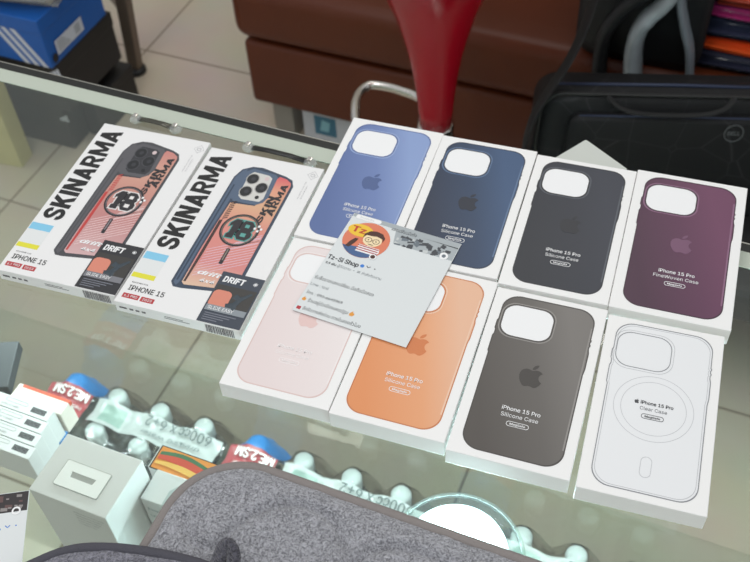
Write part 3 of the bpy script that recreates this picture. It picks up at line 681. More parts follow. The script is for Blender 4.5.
# ------------------------------------------------------------------ things inside the case, on the glass shelf
SH=.655
BW=mat('white_carton','#d6d7d6',.5,vary=.02); BWH=mat('bright_white_carton','#d2d4d3',.45)
def hang_box(x0,x1,y0,y1,z1,label):
    cx,cy=(x0+x1)/2,(y0+y1)/2; r=empty('accessory_box',(cx,cy,SH),0,label,'box'); a,b=(x1-x0)/2,(y1-y0)/2; h=z1-SH
    MB().rbox(-a,a,-b,b,0,h,.0008).build('carton',BW,r)
    t=MB(); o=rrect(-.0225,.0225,-.0180,.0075,.0015); i=rrect(-.0125,.0125,-.0075,-.0005,.0035)
    # hang tab: plate with a slot
    t.band(o,scaled(o,.0004,.0004),h,h+.0012)
    t2=MB(); n=len(o); slot=[]
    for (x,y) in o:
        # matching points on the slot outline
        ang=math.atan2((y+.004)*1.7,x); slot.append((max(-.0142,min(.0142,.0155*math.cos(ang))),-.0045+.0038*math.sin(ang)))
    t2.band(scaled(o,.0004,.0004),slot,h,h+.0011)
    t2.build('hang_tab',mat('tab_plastic','#f0f1f0',.3),r); t.build('tab_edge',mat('tab_edge_grey','#a5a6a2',.4),r)
    t4=MB(); t4.prism(rrect(-.0140,.0140,-.0080,-.0010,.0035),h,h+.0002); t4.build('tab_slot',mat('slot_grey','#a9aba8',.5),r)
    tx=MB(); M=Matrix.Translation((0,-b-.0002,0))@Matrix.Rotation(R(90),4,'X')
    tmp=MB()
    for k,s in enumerate(('Designed in California','Assembled in Vietnam','Model and rating','Input 100-240V','Output 9V')): put_text(tmp,s,.004,h-.012-k*.005,0,w=.030-.003*k,h=.002)
    tmp.v=[tuple(M@Vector(v)) for v in tmp.v]; tmp.build('fine_print',mat('faint_grey_print','#7e8284',.6),r)
    return r
hang_box(-.4725,-.3945,.2715,.3315,.82,'large upright white box with slotted hang tab on top, inside the glass case')
# smaller tilted box with grey tab and printed picture box
r=empty('small_accessory_box',(-.360,.327,SH),R(1),'small white box with grey hang loop print, between the large white box and the pouch','box')
MB().rbox(-.0325,.0325,-.0155,.0155,0,.135,.0008).build('carton',BWH,r)
g=MB(); g.prism([(-.011,-.015),(-.011,-.001),(-.006,.006),(.010,.007),(.016,.002),(.016,-.015)][::-1],.135,.1354); g.build('grey_loop_print',mat('loop_grey','#a9b4b2',.5),r)
g=MB(); g.prism(rrect(-.004,.014,-.008,-.002,.003),.1354,.1358); g.build('loop_slot',WHITE,r)
tm=MB()
for k,q in enumerate(('Power Adapter','USB-C','20W')): put_text(tm,q,-.028,.117-k*.012,0,w=.028-.007*k,h=.004)
M=Matrix.Translation((0,-.0157,0))@Matrix.Rotation(R(90),4,'X'); tm.v=[tuple(M@Vector(v)) for v in tm.v]; tm.build('front_text',mat('teal_grey_print','#6f8a8c',.6),r)
r=empty('picture_box',(-.3715,.3556,SH),R(0),'white box with a green, red and orange wave picture on its lid','box')
MB().rbox(-.0345,.0345,-.0118,.0130,0,.128,.0008).build('carton',BWH,r)
w_=MB(); w_.cur=0; w_.prism([(-.046,-.026),(.044,-.026),(.044,.022),(-.046,.022)],.128,.1283)
w_.cur=1; w_.prism([(-.044,-.024),(.042,-.024),(.042,.020),(-.044,.020)],.1283,.1285)
def wave(c,y0,y1,a0,z0):
    w_.cur=c; n=24; up=[];dn=[]
    for i in range(n+1):
        x=-.042+.082*i/n; up.append((x,min(.019,y1+a0*math.sin(i/n*4.2)))); dn.append((x,max(-.023,y0+a0*.7*math.sin(i/n*4.2+.8))))
    w_.prism(dn+up[::-1],.1285,z0)
wave(2,.000,.010,.007,.1287); wave(3,-.008,.003,.006,.1289); wave(4,-.018,-.010,.005,.1291)
w_.v=[(x*.74+.0008,y*.52+.0016,z) for x,y,z in w_.v]; w_.build('lid_picture',[mat('picture_black','#1d1f1c',.3),mat('picture_orange','#d98a3a',.4),mat('picture_green','#3e6b48',.4),mat('picture_red','#c44a34',.4),mat('picture_yellow','#e2b35a',.4)],r)
# row of four small white boxes
for k in range(4):
    y=.3955-k*.0152
    names=['farthest of the four','second farthest of the four','second nearest of the four','nearest of the four']
    r=empty('sim_box',(-.6130+k*.0030,y,SH),0,'slim white carton with black label in the row at left, '+names[k],'box','slim white cartons in a row')
    MB().rbox(-.036,.036,-.0072,.0072,0,.045,.0006).build('carton',BWH,r)
    p=MB(); p.prism([(.012,-.003),(.030,-.003),(.030,.0035),(.012,.0035)],.045,.0451)
    p.build('black_label',mat('label_speckle','#4f5052',.5,vary=.9,vscale=900),r)
    p=MB(); put_text(p,'SIM CARD',-.024,-.0045,.0452,w=.022,h=.0022); pl=rrect(-.022,.006,.0005,.0048,.002); p.band(pl,scaled(pl,.0003,.0003),.045,.0452); p.build('lid_print',mat('mid_grey_print','#76787b',.5),r)
r=empty('flat_red_box',(-.604,.4160,SH),0,'thin box with orange red edge behind the slim white cartons','box')
MB().rbox(-.036,.030,-.011,.008,0,.036,.001).build('carton',mat('white_cartonb','#d9d2c8',.5),r); MB().box(-.030,.0305,.0046,.0082,.030,.0362).build('red_edge',mat('orange_red_card','#c4553a',.5),r)
r=empty('dark_box',(-.691,.483,SH),R(24.5),'dark grey flat box at the left edge, seen through the glass','box')
MB().rbox(-.14,0,-.065,0,0,.016,.001).build('carton',mat('dark_grey_card','#33393b',.5),r); MB().box(-.13,-.01,-.0652,.0002,.004,.0045).build('lid_seam',BLACK,r)
# round lamp
lampm=bpy.data.materials.new('lamp_glow'); lampm.use_nodes=True; nt=lampm.node_tree; b=nt.nodes['Principled BSDF']; b.inputs['Base Color'].default_value=lin('#e8fbff'); b.inputs['Emission Color'].default_value=lin('#b9eef5'); b.inputs['Emission Strength'].default_value=.75
lz=.735
r=empty('round_lamp',(-.124,.3885,SH),0,'glowing round white lamp with a clear rim, under the glass beside the pouch','lamp')
MB().lathe([(.03,0),(.032,.004),(.012,.008),(.010,.06),(.012,.068),(.046,.072),(.0475,.078),(.046,.083),(.03,.0865),(.001,.088)],56).build('diffuser',lampm,r,sm=True)
MB().tube([(.060*math.cos(R(a)),.060*math.sin(R(a)),.075) for a in range(0,360,6)],.0024,8,closed=True).build('clear_rim',glass_mat('rim_plastic','#e6efe9',1.4,.05,milky=.04),r,sm=True)
MB().lathe([(.046,.0735),(.060,.0735),(.060,.0750),(.046,.0750)],56).build('clear_plate',glass_mat('plate_plastic','#f3f8f6',1.2,.05,milky=.02),r,sm=True)

ll=bpy.data.lights.new('lamp_light','POINT'); ll.energy=2.6; ll.color=(.66,.94,1); ll.shadow_soft_size=.045
lo=bpy.data.objects.new('lamp_light',ll); COL.objects.link(lo); lo.parent=r; lo.location=(0,0,.118)
# ------------------------------------------------------------------ bottled water packs on the floor inside the case
film=bpy.data.materials.new('printed_shrink_film'); film.use_nodes=True
def film_mat():
    nt=film.node_tree; nt.nodes.clear(); N=nt.nodes.new; L=nt.links.new
    out=N('ShaderNodeOutputMaterial'); tc=N('ShaderNodeTexCoord'); sp=N('ShaderNodeSeparateXYZ'); L(tc.outputs['Object'],sp.inputs[0])
    def rng(sock,a,b):
        g=N('ShaderNodeMath'); g.operation='GREATER_THAN'; g.inputs[1].default_value=a; L(sock,g.inputs[0])
        l=N('ShaderNodeMath'); l.operation='LESS_THAN'; l.inputs[1].default_value=b; L(sock,l.inputs[0])
        m=N('ShaderNodeMath'); m.operation='MULTIPLY'; L(g.outputs[0],m.inputs[0]); L(l.outputs[0],m.inputs[1]); return m.outputs[0]
    def both(a,b):
        m=N('ShaderNodeMath'); m.operation='MULTIPLY'; L(a,m.inputs[0]); L(b,m.inputs[1]); return m.outputs[0]
    tr=N('ShaderNodeBsdfTransparent'); tr.inputs['Color'].default_value=lin('#f4f8f8'); gl=N('ShaderNodeBsdfGlossy'); gl.inputs['Roughness'].default_value=.12
    clear=N('ShaderNodeMixShader'); lw=N('ShaderNodeLayerWeight'); lw.inputs['Blend'].default_value=.25; L(lw.outputs['Facing'],clear.inputs[0]); L(tr.outputs[0],clear.inputs[1]); L(gl.outputs[0],clear.inputs[2])
    def col(h,rough=.3):
        p=N('ShaderNodeBsdfPrincipled'); p.inputs['Base Color'].default_value=lin(h); p.inputs['Roughness'].default_value=rough; return p.outputs[0]
    cur=clear.outputs[0]
    def over(mask,sh,amt=1.0):
        nonlocal cur
        m=N('ShaderNodeMixShader'); k=N('ShaderNodeMath'); k.operation='MULTIPLY'; k.inputs[1].default_value=amt; L(mask,k.inputs[0]); L(k.outputs[0],m.inputs[0]); L(cur,m.inputs[1]); L(sh,m.inputs[2]); cur=m.outputs[0]
    X,Y=sp.outputs['X'],sp.outputs['Y']
    over(both(rng(X,.095,.312),rng(Y,-.056,-.014)),col('#e2e8e8'),.62)        # white label band
    over(both(rng(X,.112,.150),rng(Y,-.050,-.020)),col('#6f9c8c'),.6)        # green block
    over(both(rng(X,-.02,.082),rng(Y,-.2,.2)),col('#2f7fc4'),.93)           # blue end
    over(both(rng(X,-.005,.082),rng(Y,-.058,-.008)),col('#b04a48'),.95)      # red band
    L(cur,out.inputs[0])
film_mat()
bot=glass_mat('bottle_plastic','#eaf4f4',1.45,.06,milky=.14,milkcol='#d3e6e8')
capm=mat('bottle_cap','#dadddb',.45); YB=.649
def bottle(root,x,y):
    m=MB(); m.lathe([(.024,0),(.029,.004),(.030,.01),(.030,.06),(.0275,.065),(.030,.07),(.030,.11),(.0275,.115),(.030,.12),(.030,.175),(.026,.205),(.014,.235),(.0125,.245),(.0125,.252)],20,(0,0))
    b=m.build('bottle',bot,root,sm=True,loc=(x,y,0))
    c=MB(); c.lathe([(.0145,.240),(.0150,.242),(.0150,.262),(.0135,.266),(.001,.267)],20); c.build('cap',capm,b,sm=True)
    return b
def film_z(x,y):
    z=.150
    for i in range(4):
        for j in range(2):
            bx=.040+i*.077; by=-.0000-j*.066
            d=math.hypot(x-bx,(y-by)); k=.30+1.6*max(0,min(1,(y+.012)/.014)); z=max(z,.268-max(0,(d-.014))*k)
    return z
def pack(X0,label):
    r=empty('water_pack',(X0,YB,0),0,label,'bottle pack','shrink wrapped water bottle packs on the floor'); r.scale=(1,1,1.10)
    for i in range(4):
        for j in range(2): bottle(r,.040+i*.077,-j*.066)
    nx,ny=64,30; x0,x1,y0,y1=.004,.318,-.101,.0305
    vs=[];fs=[]
    for j in range(ny+1):
        for i in range(nx+1):
            x=x0+(x1-x0)*i/nx; y=y0+(y1-y0)*j/ny
            zz=film_z(x,y); f=0
            zz=max(zz,.222+.018*math.sin(x*40)*.3) if y<-.01 else zz
            zz+=noise.noise(Vector((x*70,y*70,X0)))*.004+.003
            if y>.022: zz=min(zz,.24)
            vs.append((x,y,zz))
    for j in range(ny):
        for i in range(nx):
            a=j*(nx+1)+i; fs.append((a,a+1,a+nx+2,a+nx+1))
    # skirt down the front
    b0=len(vs)
    for i in range(nx+1): x,y,zz=vs[i]; vs.append((x,y-.002,.02))
    for i in range(nx): fs.append((b0+i,b0+i+1,i+1,i))
    f=MB().add(vs,fs).build('shrink_film',film,r,sm=True)
    t=MB(); t.cur=0; put_text(t,'600cc x 6+2',.298,-.018,0,w=.110,h=.015,rot=180,bold=.012); t3=MB(); put_text(t3,'drinking water',.290,-.043,0,w=.10,h=.008,rot=180)
    t2=MB(); put_text(t2,'ME.2.SM',.079,-.016,0,w=.060,h=.014,rot=180,bold=.03); put_text(t2,'natural water',.078,-.040,0,w=.056,h=.007,rot=180)
    t.v=[(x,y,max(.228,film_z(x,y)+.006)+.003) for x,y,_ in t.v]
    t.build('pack_text',mat('film_ink','#4d5a5c',.5),f)
    t3.v=[(x,y,film_z(x,y)+.010) for x,y,_ in t3.v]; t3.build('pack_subtitle',mat('film_ink','#4d5a5c',.5),f)
    t2.v=[(x,y,max(.228,film_z(x,y)+.006)+.003) for x,y,_ in t2.v]
    t2.build('band_text',WHITE,f)
    return r
pack(-.885,'shrink wrapped water bottle pack with blue end, leftmost of those under the counter')
pack(-.563,'water bottle pack with blue and red end, below the pink and orange case boxes')
pack(-.230,'shrink wrapped water bottle pack whose blue end shows behind the round lamp')

# yellowish board
o=MB().rbox(-.16,0,0,.05,0,.24,.002).build('yellow_carton',mat('pale_yellow_card','#cfc48c',.6,vary=.08,vscale=14),None)
o.location=(-1.505,1.275,0); o.rotation_euler=(0,0,R(6))
tag(o,'pale yellow carton standing on the floor in front of the shoe boxes','box')

# ------------------------------------------------------------------ behind the counter
LEA=mat('brown_leather','#592915',.38,spec=.28,bump=.25,bscale=350,vary=.10,vscale=5)
sf=empty('sofa',(-.008,1.555,0),0,'long brown leather sofa behind the counter','sofa')
sb=MB(); sb.rbox(-1.012,2.2,.0,.75,.115,.283,.012,3); sb.build('base',LEA,sf,sm=True)
def soft(x0,x1,y0,y1,z0,z1,r,seed):
    bm=bmesh.new(); bmesh.ops.create_cube(bm,size=1); bmesh.ops.scale(bm,vec=(x1-x0,y1-y0,z1-z0),verts=bm.verts); bmesh.ops.translate(bm,vec=((x0+x1)/2,(y0+y1)/2,(z0+z1)/2),verts=bm.verts)
    bmesh.ops.bevel(bm,geom=bm.edges[:],offset=r,segments=6,affect='EDGES',profile=.5)
    bmesh.ops.subdivide_edges(bm,edges=[e for e in bm.edges if e.calc_length()>.15],cuts=10,use_grid_fill=True)
    bm.verts.index_update()
    for v in bm.verts:
        v.co+=Vector((0,-.006,.004))*noise.noise(v.co*4+Vector((seed,0,0)))
    m=MB().add([v.co[:] for v in bm.verts],[[v.index for v in f.verts] for f in bm.faces]); bm.free(); return m
soft(-1.030,.55,-.012,.62,.290,.425,.035,1).build('seat_cushion',LEA,sf,sm=True)
soft(.56,2.2,-.012,.62,.290,.425,.035,4).build('seat_cushion',LEA,sf,sm=True)
soft(-1.03,2.2,.63,.82,.29,.86,.05,2).build('backrest',LEA,sf,sm=True)
for x in (-.955,2.1): MB().rbox(x-.025,x+.025,.03,.08,0,.117,.003).build('leg',mat('grey_leg','#8b867e',.4),sf)
# box under the sofa
r=empty('storage_carton',(-.66,1.72,0),R(0),'white printed carton pushed under the brown sofa','box')
MB().rbox(-.255,.25,-.13,.13,0,.105,.002).build('carton',mat('dusty_white_card','#bfc0c6',.55),r)
pm=MB(); M=Matrix.Translation((0,-.1302,0))@Matrix.Rotation(R(90),4,'X')
pm.cur=0; pm.prism([(-.225,.03),(-.170,.03),(-.170,.085),(-.225,.085)],0,.0003); pm.cur=1; pm.prism([(-.13,.035),(.2,.035),(.2,.06),(-.13,.06)],0,.0003); pm.cur=2; pm.prism([(-.212,.042),(-.19,.042),(-.185,.07),(-.205,.075)],.0003,.0005)
pm.v=[tuple(M@Vector(v)) for v in pm.v]; pm.build('front_print',[mat('carton_blue','#3f6f86',.5),mat('carton_maroon','#3b2226',.5),mat('carton_teal','#84b4bf',.5)],r)

# bar stool
RED=mat('glossy_red_plastic','#a00a1e',.2,spec=.22)
sx,sy=-.479,1.30
r=empty('bar_stool',(sx,sy,0),0,'glossy red bucket bar stool with chrome collar and footrest','stool')
prof=[(.0285,.400),(.031,.44),(.0345,.48),(.0395,.52),(.0465,.56),(.056,.60),(.0685,.645),(.086,.69),(.110,.735),(.142,.775),(.175,.81),(.197,.86),(.203,.92),(.198,.922),(.192,.87),(.172,.83),(.138,.80),(.08,.785),(.001,.78)]
sh=MB(); sh.lathe(prof,64); ob=sh.build('seat_shell',RED,r,sm=True)
for v in ob.data.vertices:   # low front, high back rim
    if v.co.z>.81: v.co.z+=(v.co.z-.81)*1.1*max(0,v.co.y/.2)-(v.co.z-.81)*.5*max(0,-v.co.y/.2)
MB().lathe([(.026,.355),(.0325,.360),(.0325,.378),(.030,.380),(.030,.386),(.0325,.388),(.0325,.402),(.029,.404)],40).build('collar',CHROME,r,sm=True)
MB().lathe([(.025,.02),(.025,.36)],32).build('post',CHROME,r,sm=True)
MB().lathe([(.19,0),(.195,.004),(.185,.012),(.06,.028),(.03,.045),(.001,.046)],56).build('base_disc',CHROME,r,sm=True)
fp=[(-.03,.0,.372),(-.055,.078,.378),(-.105,.094,.38),(-.155,.094,.38),(-.172,.080,.38),(-.175,.045,.378),(-.155,-.005,.372),(-.125,-.05,.366),(-.06,-.085,.362),(.0,-.075,.362),(.01,-.03,.364)]
MB().tube(bez(fp,8),.0088,12).build('footrest',CHROME,r,sm=True)
MB().rbox(-.008,.008,-.045,-.028,.33,.395,.002).build('lever_bracket',CHROME,r)

# low black bench carrying bags
r=empty('black_bench',(.17,1.33,0),R(0),'low black bench under the laptop bag, mostly hidden behind the boxes','bench')
BLK=mat('black_vinyl','#131313',.5)
MB().rbox(-.435,.45,-.18,.19,.26,.335,.02,3).build('seat',BLK,r)
for x in (-.40,.41):
    for y in (-.14,.15): MB().tube([(x,y,0),(x,y,.262)],.012,10).build('leg',mat('dark_metal','#2b2b2c',.4,.8),r)

# laptop bag
def bag_mat():
    m=bpy.data.materials.new('black_bag_fabric'); m.use_nodes=True; nt=m.node_tree; b=nt.nodes['Principled BSDF']; N=nt.nodes.new; L=nt.links.new
    tc=N('ShaderNodeTexCoord'); vo=N('ShaderNodeTexVoronoi'); vo.feature='DISTANCE_TO_EDGE'; vo.inputs['Scale'].default_value=13; vo.inputs['Randomness'].default_value=.85; L(tc.outputs['Object'],vo.inputs['Vector'])
    r=N('ShaderNodeValToRGB'); r.color_ramp.elements[0].position=.0; r.color_ramp.elements[0].color=lin('#2e2e30'); r.color_ramp.elements[1].position=.010; r.color_ramp.elements[1].color=lin('#141416')
    L(vo.outputs['Distance'],r.inputs['Fac']); L(r.outputs['Color'],b.inputs['Base Color']); b.inputs['Roughness'].default_value=.6; b.inputs['Specular IOR Level'].default_value=.3
    n=N('ShaderNodeTexNoise'); n.inputs['Scale'].default_value=900; L(tc.outputs['Object'],n.inputs['Vector']); bp=N('ShaderNodeBump'); bp.inputs['Strength'].default_value=.3; bp.inputs['Distance'].default_value=.001; L(n.outputs['Fac'],bp.inputs['Height']); L(bp.outputs['Normal'],b.inputs['Normal'])
    return m
BAG=bag_mat()
# bag frame: left top corner about (-.269,1.204,.62), running to the right and away
a=math.atan2(.115,.281)
r=empty('laptop_bag',(-.281,1.205,.337),a,'black laptop bag with faint geometric line pattern and round logo, behind the boxes','bag')
r.rotation_mode='ZXY' ; r.rotation_euler=(R(-10),0,a)
def bag_body(x0,x1,z0,z1,y0,y1,rc,puff):
    P=rrect(x0,x1,z0,z1,rc,8); n=len(P); vs=[];fs=[]
    cx,cz=(x0+x1)/2,(z0+z1)/2; lay=[]
    K=10
    for s in (-1,1):
        for k in range(K+1):
            t=k/K; rr=1-(1-t)**1 if False else t
            for x,zz in P:
                px=cx+(x-cx)*rr; pz=cz+(zz-cz)*rr; d=1-rr**4
                yy=(y0 if s<0 else y1)+s*puff*d; vs.append((px,yy,pz))
    m=(K+1)*n
    for s in (0,1):
        for k in range(K):
            for i in range(n):
                j=(i+1)%n; fs.append((s*m+k*n+i,s*m+k*n+j,s*m+(k+1)*n+j,s*m+(k+1)*n+i))
    for i in range(n):
        j=(i+1)%n; fs.append((K*n+i,K*n+j,m+K*n+j,m+K*n+i))
    return MB().add(vs,fs)
bag_body(0,.44,0,.232,0,.07,.035,.012).build('body',BAG,r,sm=True)
mb=bag_body(.045,.40,.015,.204,-.022,.0,.02,.006); mb.build('front_pocket',BAG,r,sm=True)
P=rrect(0,.44,0,.232,.035,8); MB().tube([(x,-.001,zz) for x,zz in P],.0035,8,closed=True).build('edge_piping',BLK,r,sm=True)
MB().tube([(.03,.030,.232),(.22,.030,.234),(.41,.030,.232)],.003,8).build('zip',mat('navy_zip','#26304a',.5),r,sm=True)
MB().tube([(.06,-.020,.2045),(.22,-.022,.2065),(.38,-.020,.2045)],.0015,8).build('pocket_zip',mat('navy_zip','#26304a',.5),r,sm=True)
hd=MB(); hd.tube(bez([(.10,-.012,.236),(.12,-.024,.222),(.16,-.028,.214),(.24,-.028,.214),(.28,-.024,.222),(.30,-.012,.236)],6),.005,8,flat=.5); hd.build('handle',mat('dark_webbing','#141415',.8),r)
lg=MB(); c=circ(0,0,.0155,.0155,36); lg.band(c,scaled(c,.0014,.0014),0,.0008); put_text(lg,'DELL',0,-.0035,.0004,w=.019,h=.0068,anchor='c',bold=.03)
M=Matrix.Translation((.3050,-.0315,.185))@Matrix.Rotation(R(90),4,'X'); lg.v=[tuple(M@Vector(v)) for v in lg.v]; lg.build('round_logo',mat('logo_grey','#55575a',.5),r)
sp_=MB(); pts=bez([(-.012,.02,.08),(-.016,.0,.15),(-.004,-.01,.215),(.045,.02,.30),(.08,.08,.40),(.11,.15,.52),(.2,.25,.60)],8)
sp_.tube(pts,.017,8,flat=.14); sp_.build('shoulder_strap',mat('dark_webbing','#141415',.8),r,sm=True)

# backpack on the sofa
r=empty('backpack',(-.20,1.578,.427),0,'black backpack with light grey curved straps, standing behind the laptop bag','bag')
bag_body(-.10,.125,-.0,.42,-.022,.13,.04,.018).build('body',mat('black_nylon','#131416',.55),r,sm=True)
GR=mat('grey_mesh_fabric','#9ba4a8',.45,vary=.12,vscale=30)
MB().tube(bez([(.022,-.050,-.035),(.012,-.052,.055),(.020,-.050,.105),(.050,-.046,.150),(.078,-.04,.21)],8),[.038]*20+[.034]*13,12,flat=.4).build('grey_strap',GR,r,sm=True)
MB().tube(bez([(.028,-.061,-.03),(.022,-.063,.055),(.030,-.061,.105),(.060,-.056,.150)],8),.003,6).build('strap_seam',mat('light_piping','#c3cacc',.5),r,sm=True)
MB().tube(bez([(.122,-.048,-.035),(.108,-.050,.06),(.090,-.048,.11),(.074,-.046,.16),(.066,-.04,.21)],8),.021,10,flat=.35).build('slate_strap',mat('slate_mesh_fabric','#6b7379',.5),r,sm=True)
MB().tube(bez([(-.042,-.048,-.035),(-.044,-.050,.06),(-.020,-.048,.12),(.018,-.046,.17),(.05,-.04,.22)],8),.026,10,flat=.5).build('padded_strap',mat('black_padding','#17181a',.6),r,sm=True)

# folded clothes in clear bags
def wrinkled(w,d,h,seed,amp=.012,f=16,col=None,name='folded_fabric'):
    bm=bmesh.new(); bmesh.ops.create_cube(bm,size=1); bmesh.ops.scale(bm,vec=(w,d,h),verts=bm.verts); bmesh.ops.translate(bm,vec=(0,0,h/2),verts=bm.verts)
    bmesh.ops.bevel(bm,geom=bm.edges[:],offset=h*.42,segments=4,affect='EDGES'); bmesh.ops.subdivide_edges(bm,edges=bm.edges[:],cuts=4,use_grid_fill=True)
    bm.verts.index_update()
    for v in bm.verts:
        q=v.co*f+Vector((seed,seed*2,0)); nn=noise.noise(q)+.5*noise.noise(q*2.3)
        v.co+=v.co.normalized()*nn*amp*(.3 if v.co.z<.004 else 1); v.co.z=max(.0005,v.co.z)
    m=MB().add([v.co[:] for v in bm.verts],[[v.index for v in f_.verts] for f_ in bm.faces]); bm.free(); return m
bagf=glass_mat('clear_bag_film','#e8ecee',1.35,.18)
zc=.428
items=[('navy','#23263d',.026,'dark navy folded garment in a clear bag at the bottom of the clothing stack'),('orange','#ff5f1e',.032,'bright orange folded garment in the middle of the clothing stack'),
 ('dark blue','#262a44',.036,'dark blue folded garment between the bright orange and magenta ones'),('magenta','#a82068',.020,'magenta folded garment above the dark blue one in the clothing stack'),
 ('red orange','#dd4a2e',.055,'red orange folded garment in a shiny clear bag, topmost in view of the clothing stack')]
for i,(nm,c,h,lab) in enumerate(items):
    r=empty('folded_garment',(.078+.006*(-1)**i,1.713,zc),R(2*(-1)**i),lab,'clothes','folded garments stacked on the sofa')
    wrinkled(.36,.27,h,i*3.1,.004,14).build('garment',mat('garment_'+nm.replace(' ','_'),c,.7),r,sm=True)
    if nm!='orange': 
        wrinkled(.37,.28,h-.002,i*3.1+9,.006,26).build('clear_wrapper',bagf,r,sm=True)
    zc+=h+.002

# shoe boxes at the left
def stripe_poly(mb,P,fx): mb.add([fx(u,v) for u,v in P],[tuple(range(len(P)))])
def shoebox(loc,rz,w,d,h,label,body,kind):
    # origin at the near right bottom corner; box runs to -x and +y
    r=empty('shoe_box',loc,rz,label,'shoe box')
    MB().rbox(-w,0,0,d,0,h-.03,.002).build('carton',body,r)
    MB().rbox(-w-.002,.002,-.002,d+.002,h-.035,h,.002).build('lid',body,r)
    return r
BLUE=mat('royal_blue_card','#1259aa',.45); DK=mat('matte_black_card','#1c1b1b',.5)
wh=mat('off_white_print','#c8ccd6',.5)
bx=-1.384; 
def logo3(parent,M,s,m,name='three_stripe_logo'):
    t=MB()
    for k,(x,hh) in enumerate(((0,.45),(.34,.75),(.68,1.05))):
        t.prism([(s*(x),0),(s*(x+.26),0),(s*(x+.26-.12),s*hh*.8),(s*(x-.12),s*hh*.62)],0,.0004)
    t.v=[tuple(M@Vector(v)) for v in t.v]; return t.build(name,m,parent)
r3=shoebox((bx-.038,1.375,0),R(1),.33,.215,.130,'black shoe box at the bottom of the stack by the metal leg',DK,'b')
logo3(r3,Matrix.Translation((-.010,-.0026,.088))@Matrix.Rotation(R(90),4,'X'),.024,wh)
r2=shoebox((bx-.002,1.366,.1305),R(-.5),.33,.215,.129,'black shoe box with white stripe logo, directly under the blue one',DK,'b')
logo3(r2,Matrix.Translation((-.018,-.0026,.0985))@Matrix.Rotation(R(90),4,'X'),.030,wh)
r4=empty('flat_black_box',(-1.397,1.515,0),R(-1),'low black carton on the floor against the black shoe boxes','box')
MB().rbox(-.020,.020,-.08,.08,0,.10,.002).build('carton',DK,r4); MB().rbox(-.022,.022,-.082,.082,.082,.104,.002).build('lid',DK,r4)
r1=shoebox((bx,1.354,.26),R(0),.33,.215,.122,'royal blue shoe box with three white diagonal stripes, on top of the stack',BLUE,'a')
st=MB()
for k in range(3):
    x=-.018-k*.024
    st.prism([(x,.0),(x+.0135,.0),(x+.0135-.060,.086),(x-.060,.086)],0,.0004)
M=Matrix.Translation((-.004,-.0006,0.001))@Matrix.Rotation(R(90),4,'X'); st.v=[tuple(M@Vector(v)) for v in st.v]; st.build('white_stripes',wh,r1)
lb=MB(); M=Matrix.Translation((.0024,.028,.018))@Matrix.Rotation(R(90),4,'Z')@Matrix.Rotation(R(90),4,'X')
lb.cur=0; lb.prism([(0,0),(.100,0),(.100,.034),(0,.034)],0,.0004); lb.cur=1
random.seed(2); x=.070
while x<.088: ww=random.choice((.001,.0018)); lb.prism([(x,.006),(x+ww,.006),(x+ww,.028),(x,.028)],.0004,.0006); x+=ww+.0012
for k in range(5): lb.prism([(.006,.005+k*.0055),(.05-k*.005,.005+k*.0055),(.05-k*.005,.0075+k*.0055),(.006,.0075+k*.0055)],.0004,.0006)
lb.v=[tuple(M@Vector(v)) for v in lb.v]; lb.build('size_label',[wh,mat('label_grey','#8a8f96',.5)],r1)
hl=MB(); M=Matrix.Translation((.0024,.017,.018))@Matrix.Rotation(R(90),4,'Z')@Matrix.Rotation(R(90),4,'X'); hl.prism(circ(0,0,.009,.011,20),0,.0004); hl.v=[tuple(M@Vector(v)) for v in hl.v]; hl.build('finger_hole',BLACK,r1)
# wrapped thing on the blue box
r=empty('bagged_shoe',(-1.50,1.45,.384),R(10),'pale shoe wrapped in a crumpled clear plastic bag, on top of the blue shoe box','shoe')
wrinkled(.26,.16,.06,4.2,.012,9).build('shoe',mat('cream_shoe','#cbb9a3',.7),r,sm=True)
wrinkled(.31,.19,.075,2.2,.016,17).build('clear_bag',glass_mat('crumpled_bag_film','#e2e4e6',1.5,.2,milky=.18),r,sm=True)

# metal leg of a table
r=empty('metal_stand',(-1.442,1.685,0),0,'brown grey metal table leg with cross bars standing on the beige floor','table leg')
ML=mat('bronze_grey_metal','#77695d',.45,.4)
mb=MB(); 
mb.add([(-.014,-.012,0),(.016,-.012,0),(.016,.012,0),(-.014,.012,0),(.020,.000,.55),(.060,.000,.55),(.060,.025,.55),(.020,.025,.55)],[(0,3,2,1),(4,5,6,7),(0,1,5,4),(1,2,6,5),(2,3,7,6),(3,0,4,7)])
mb.build('leg',ML,r,bevel=.002)
MB().tube([(.006,.012,.16),(-.26,.20,.16)],.006,8).build('cross_bar',ML,r)
MB().tube([(.035,.012,.50),(.16,.30,.50)],.009,8).build('cross_bar',ML,r)
MB().lathe([(.026,0),(.026,.012),(.02,.016)],20,(.001,0)).build('rubber_foot',BLACK,r,sm=True)

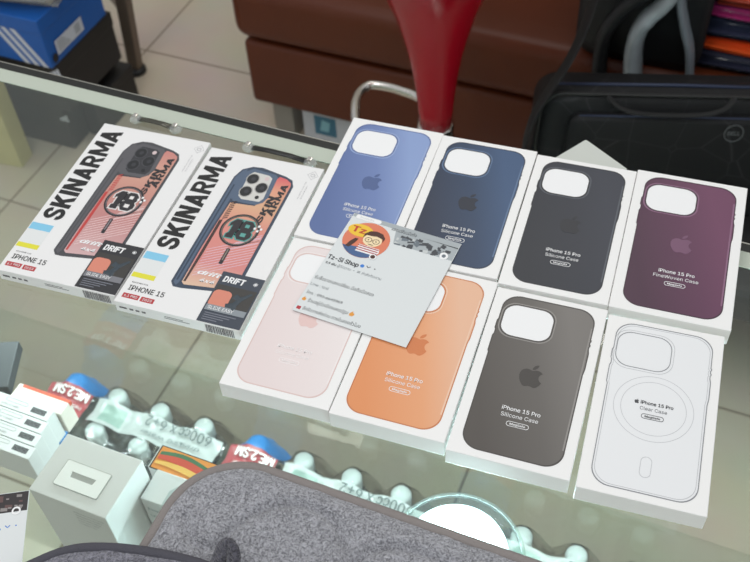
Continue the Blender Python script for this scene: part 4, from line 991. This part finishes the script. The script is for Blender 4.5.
# ------------------------------------------------------------------ lights
def area(name,loc,sx_,sy_,power,color,target):
    l=bpy.data.lights.new(name,'AREA'); l.shape='RECTANGLE'; l.size=sx_; l.size_y=sy_; l.energy=power; l.color=color
    o=bpy.data.objects.new(name,l); COL.objects.link(o); o.location=loc
    d=Vector(target)-Vector(loc); o.rotation_euler=d.to_track_quat('-Z','Y').to_euler(); return o
area('ceiling_light',(-.9,.2,2.75),1.2,.5,10.5,(1,.99,.98),(-.5,.5,0))
area('ceiling_light',(.9,-.5,2.75),1.2,.5,7,(1,.99,.98),(0,.5,0))
area('ceiling_light',(-.6,2.0,2.8),1.2,.3,7,(1,.96,.9),(-.4,1.6,0))
l=bpy.data.lights.new('case_fill_light','AREA'); l.shape='RECTANGLE'; l.size=2.0; l.size_y=.005; l.energy=13; l.color=(.80,.94,1)  # unseen fill light, added to brighten the inside of the case
o=bpy.data.objects.new('case_fill_light',l); COL.objects.link(o); o.location=(-.15,ED-.0105,GZ-.0160); o.rotation_euler=(R(-12),0,0)
w=bpy.data.worlds.new('World'); scene.world=w; w.use_nodes=True; bg=w.node_tree.nodes['Background']; bg.inputs[0].default_value=lin('#edf1f4'); bg.inputs[1].default_value=.71

# ------------------------------------------------------------------ camera
cam=bpy.data.cameras.new('camera'); co=bpy.data.objects.new('camera',cam); COL.objects.link(co); scene.camera=co
cam.sensor_width=36; cam.lens=1006.08/750*36; cam.clip_start=.02
r_=Vector((0.9230130693366629,0.3820456808887783,-0.04569432730594177)); u_=Vector((-0.26120464528732895,0.7093638319090593,0.6546564650712743)); f_=Vector((-0.28252257806064535,0.5923209026309351,-0.7545441943269068))
M=Matrix((( r_.x,u_.x,-f_.x,0),(r_.y,u_.y,-f_.y,0),(r_.z,u_.z,-f_.z,1.57573701),(0,0,0,1))); co.matrix_world=M
cam.dof.use_dof=True; cam.dof.focus_distance=.78; cam.dof.aperture_fstop=13
scene.view_settings.view_transform='Standard'; scene.view_settings.look='None'; scene.view_settings.exposure=0; scene.view_settings.gamma=1
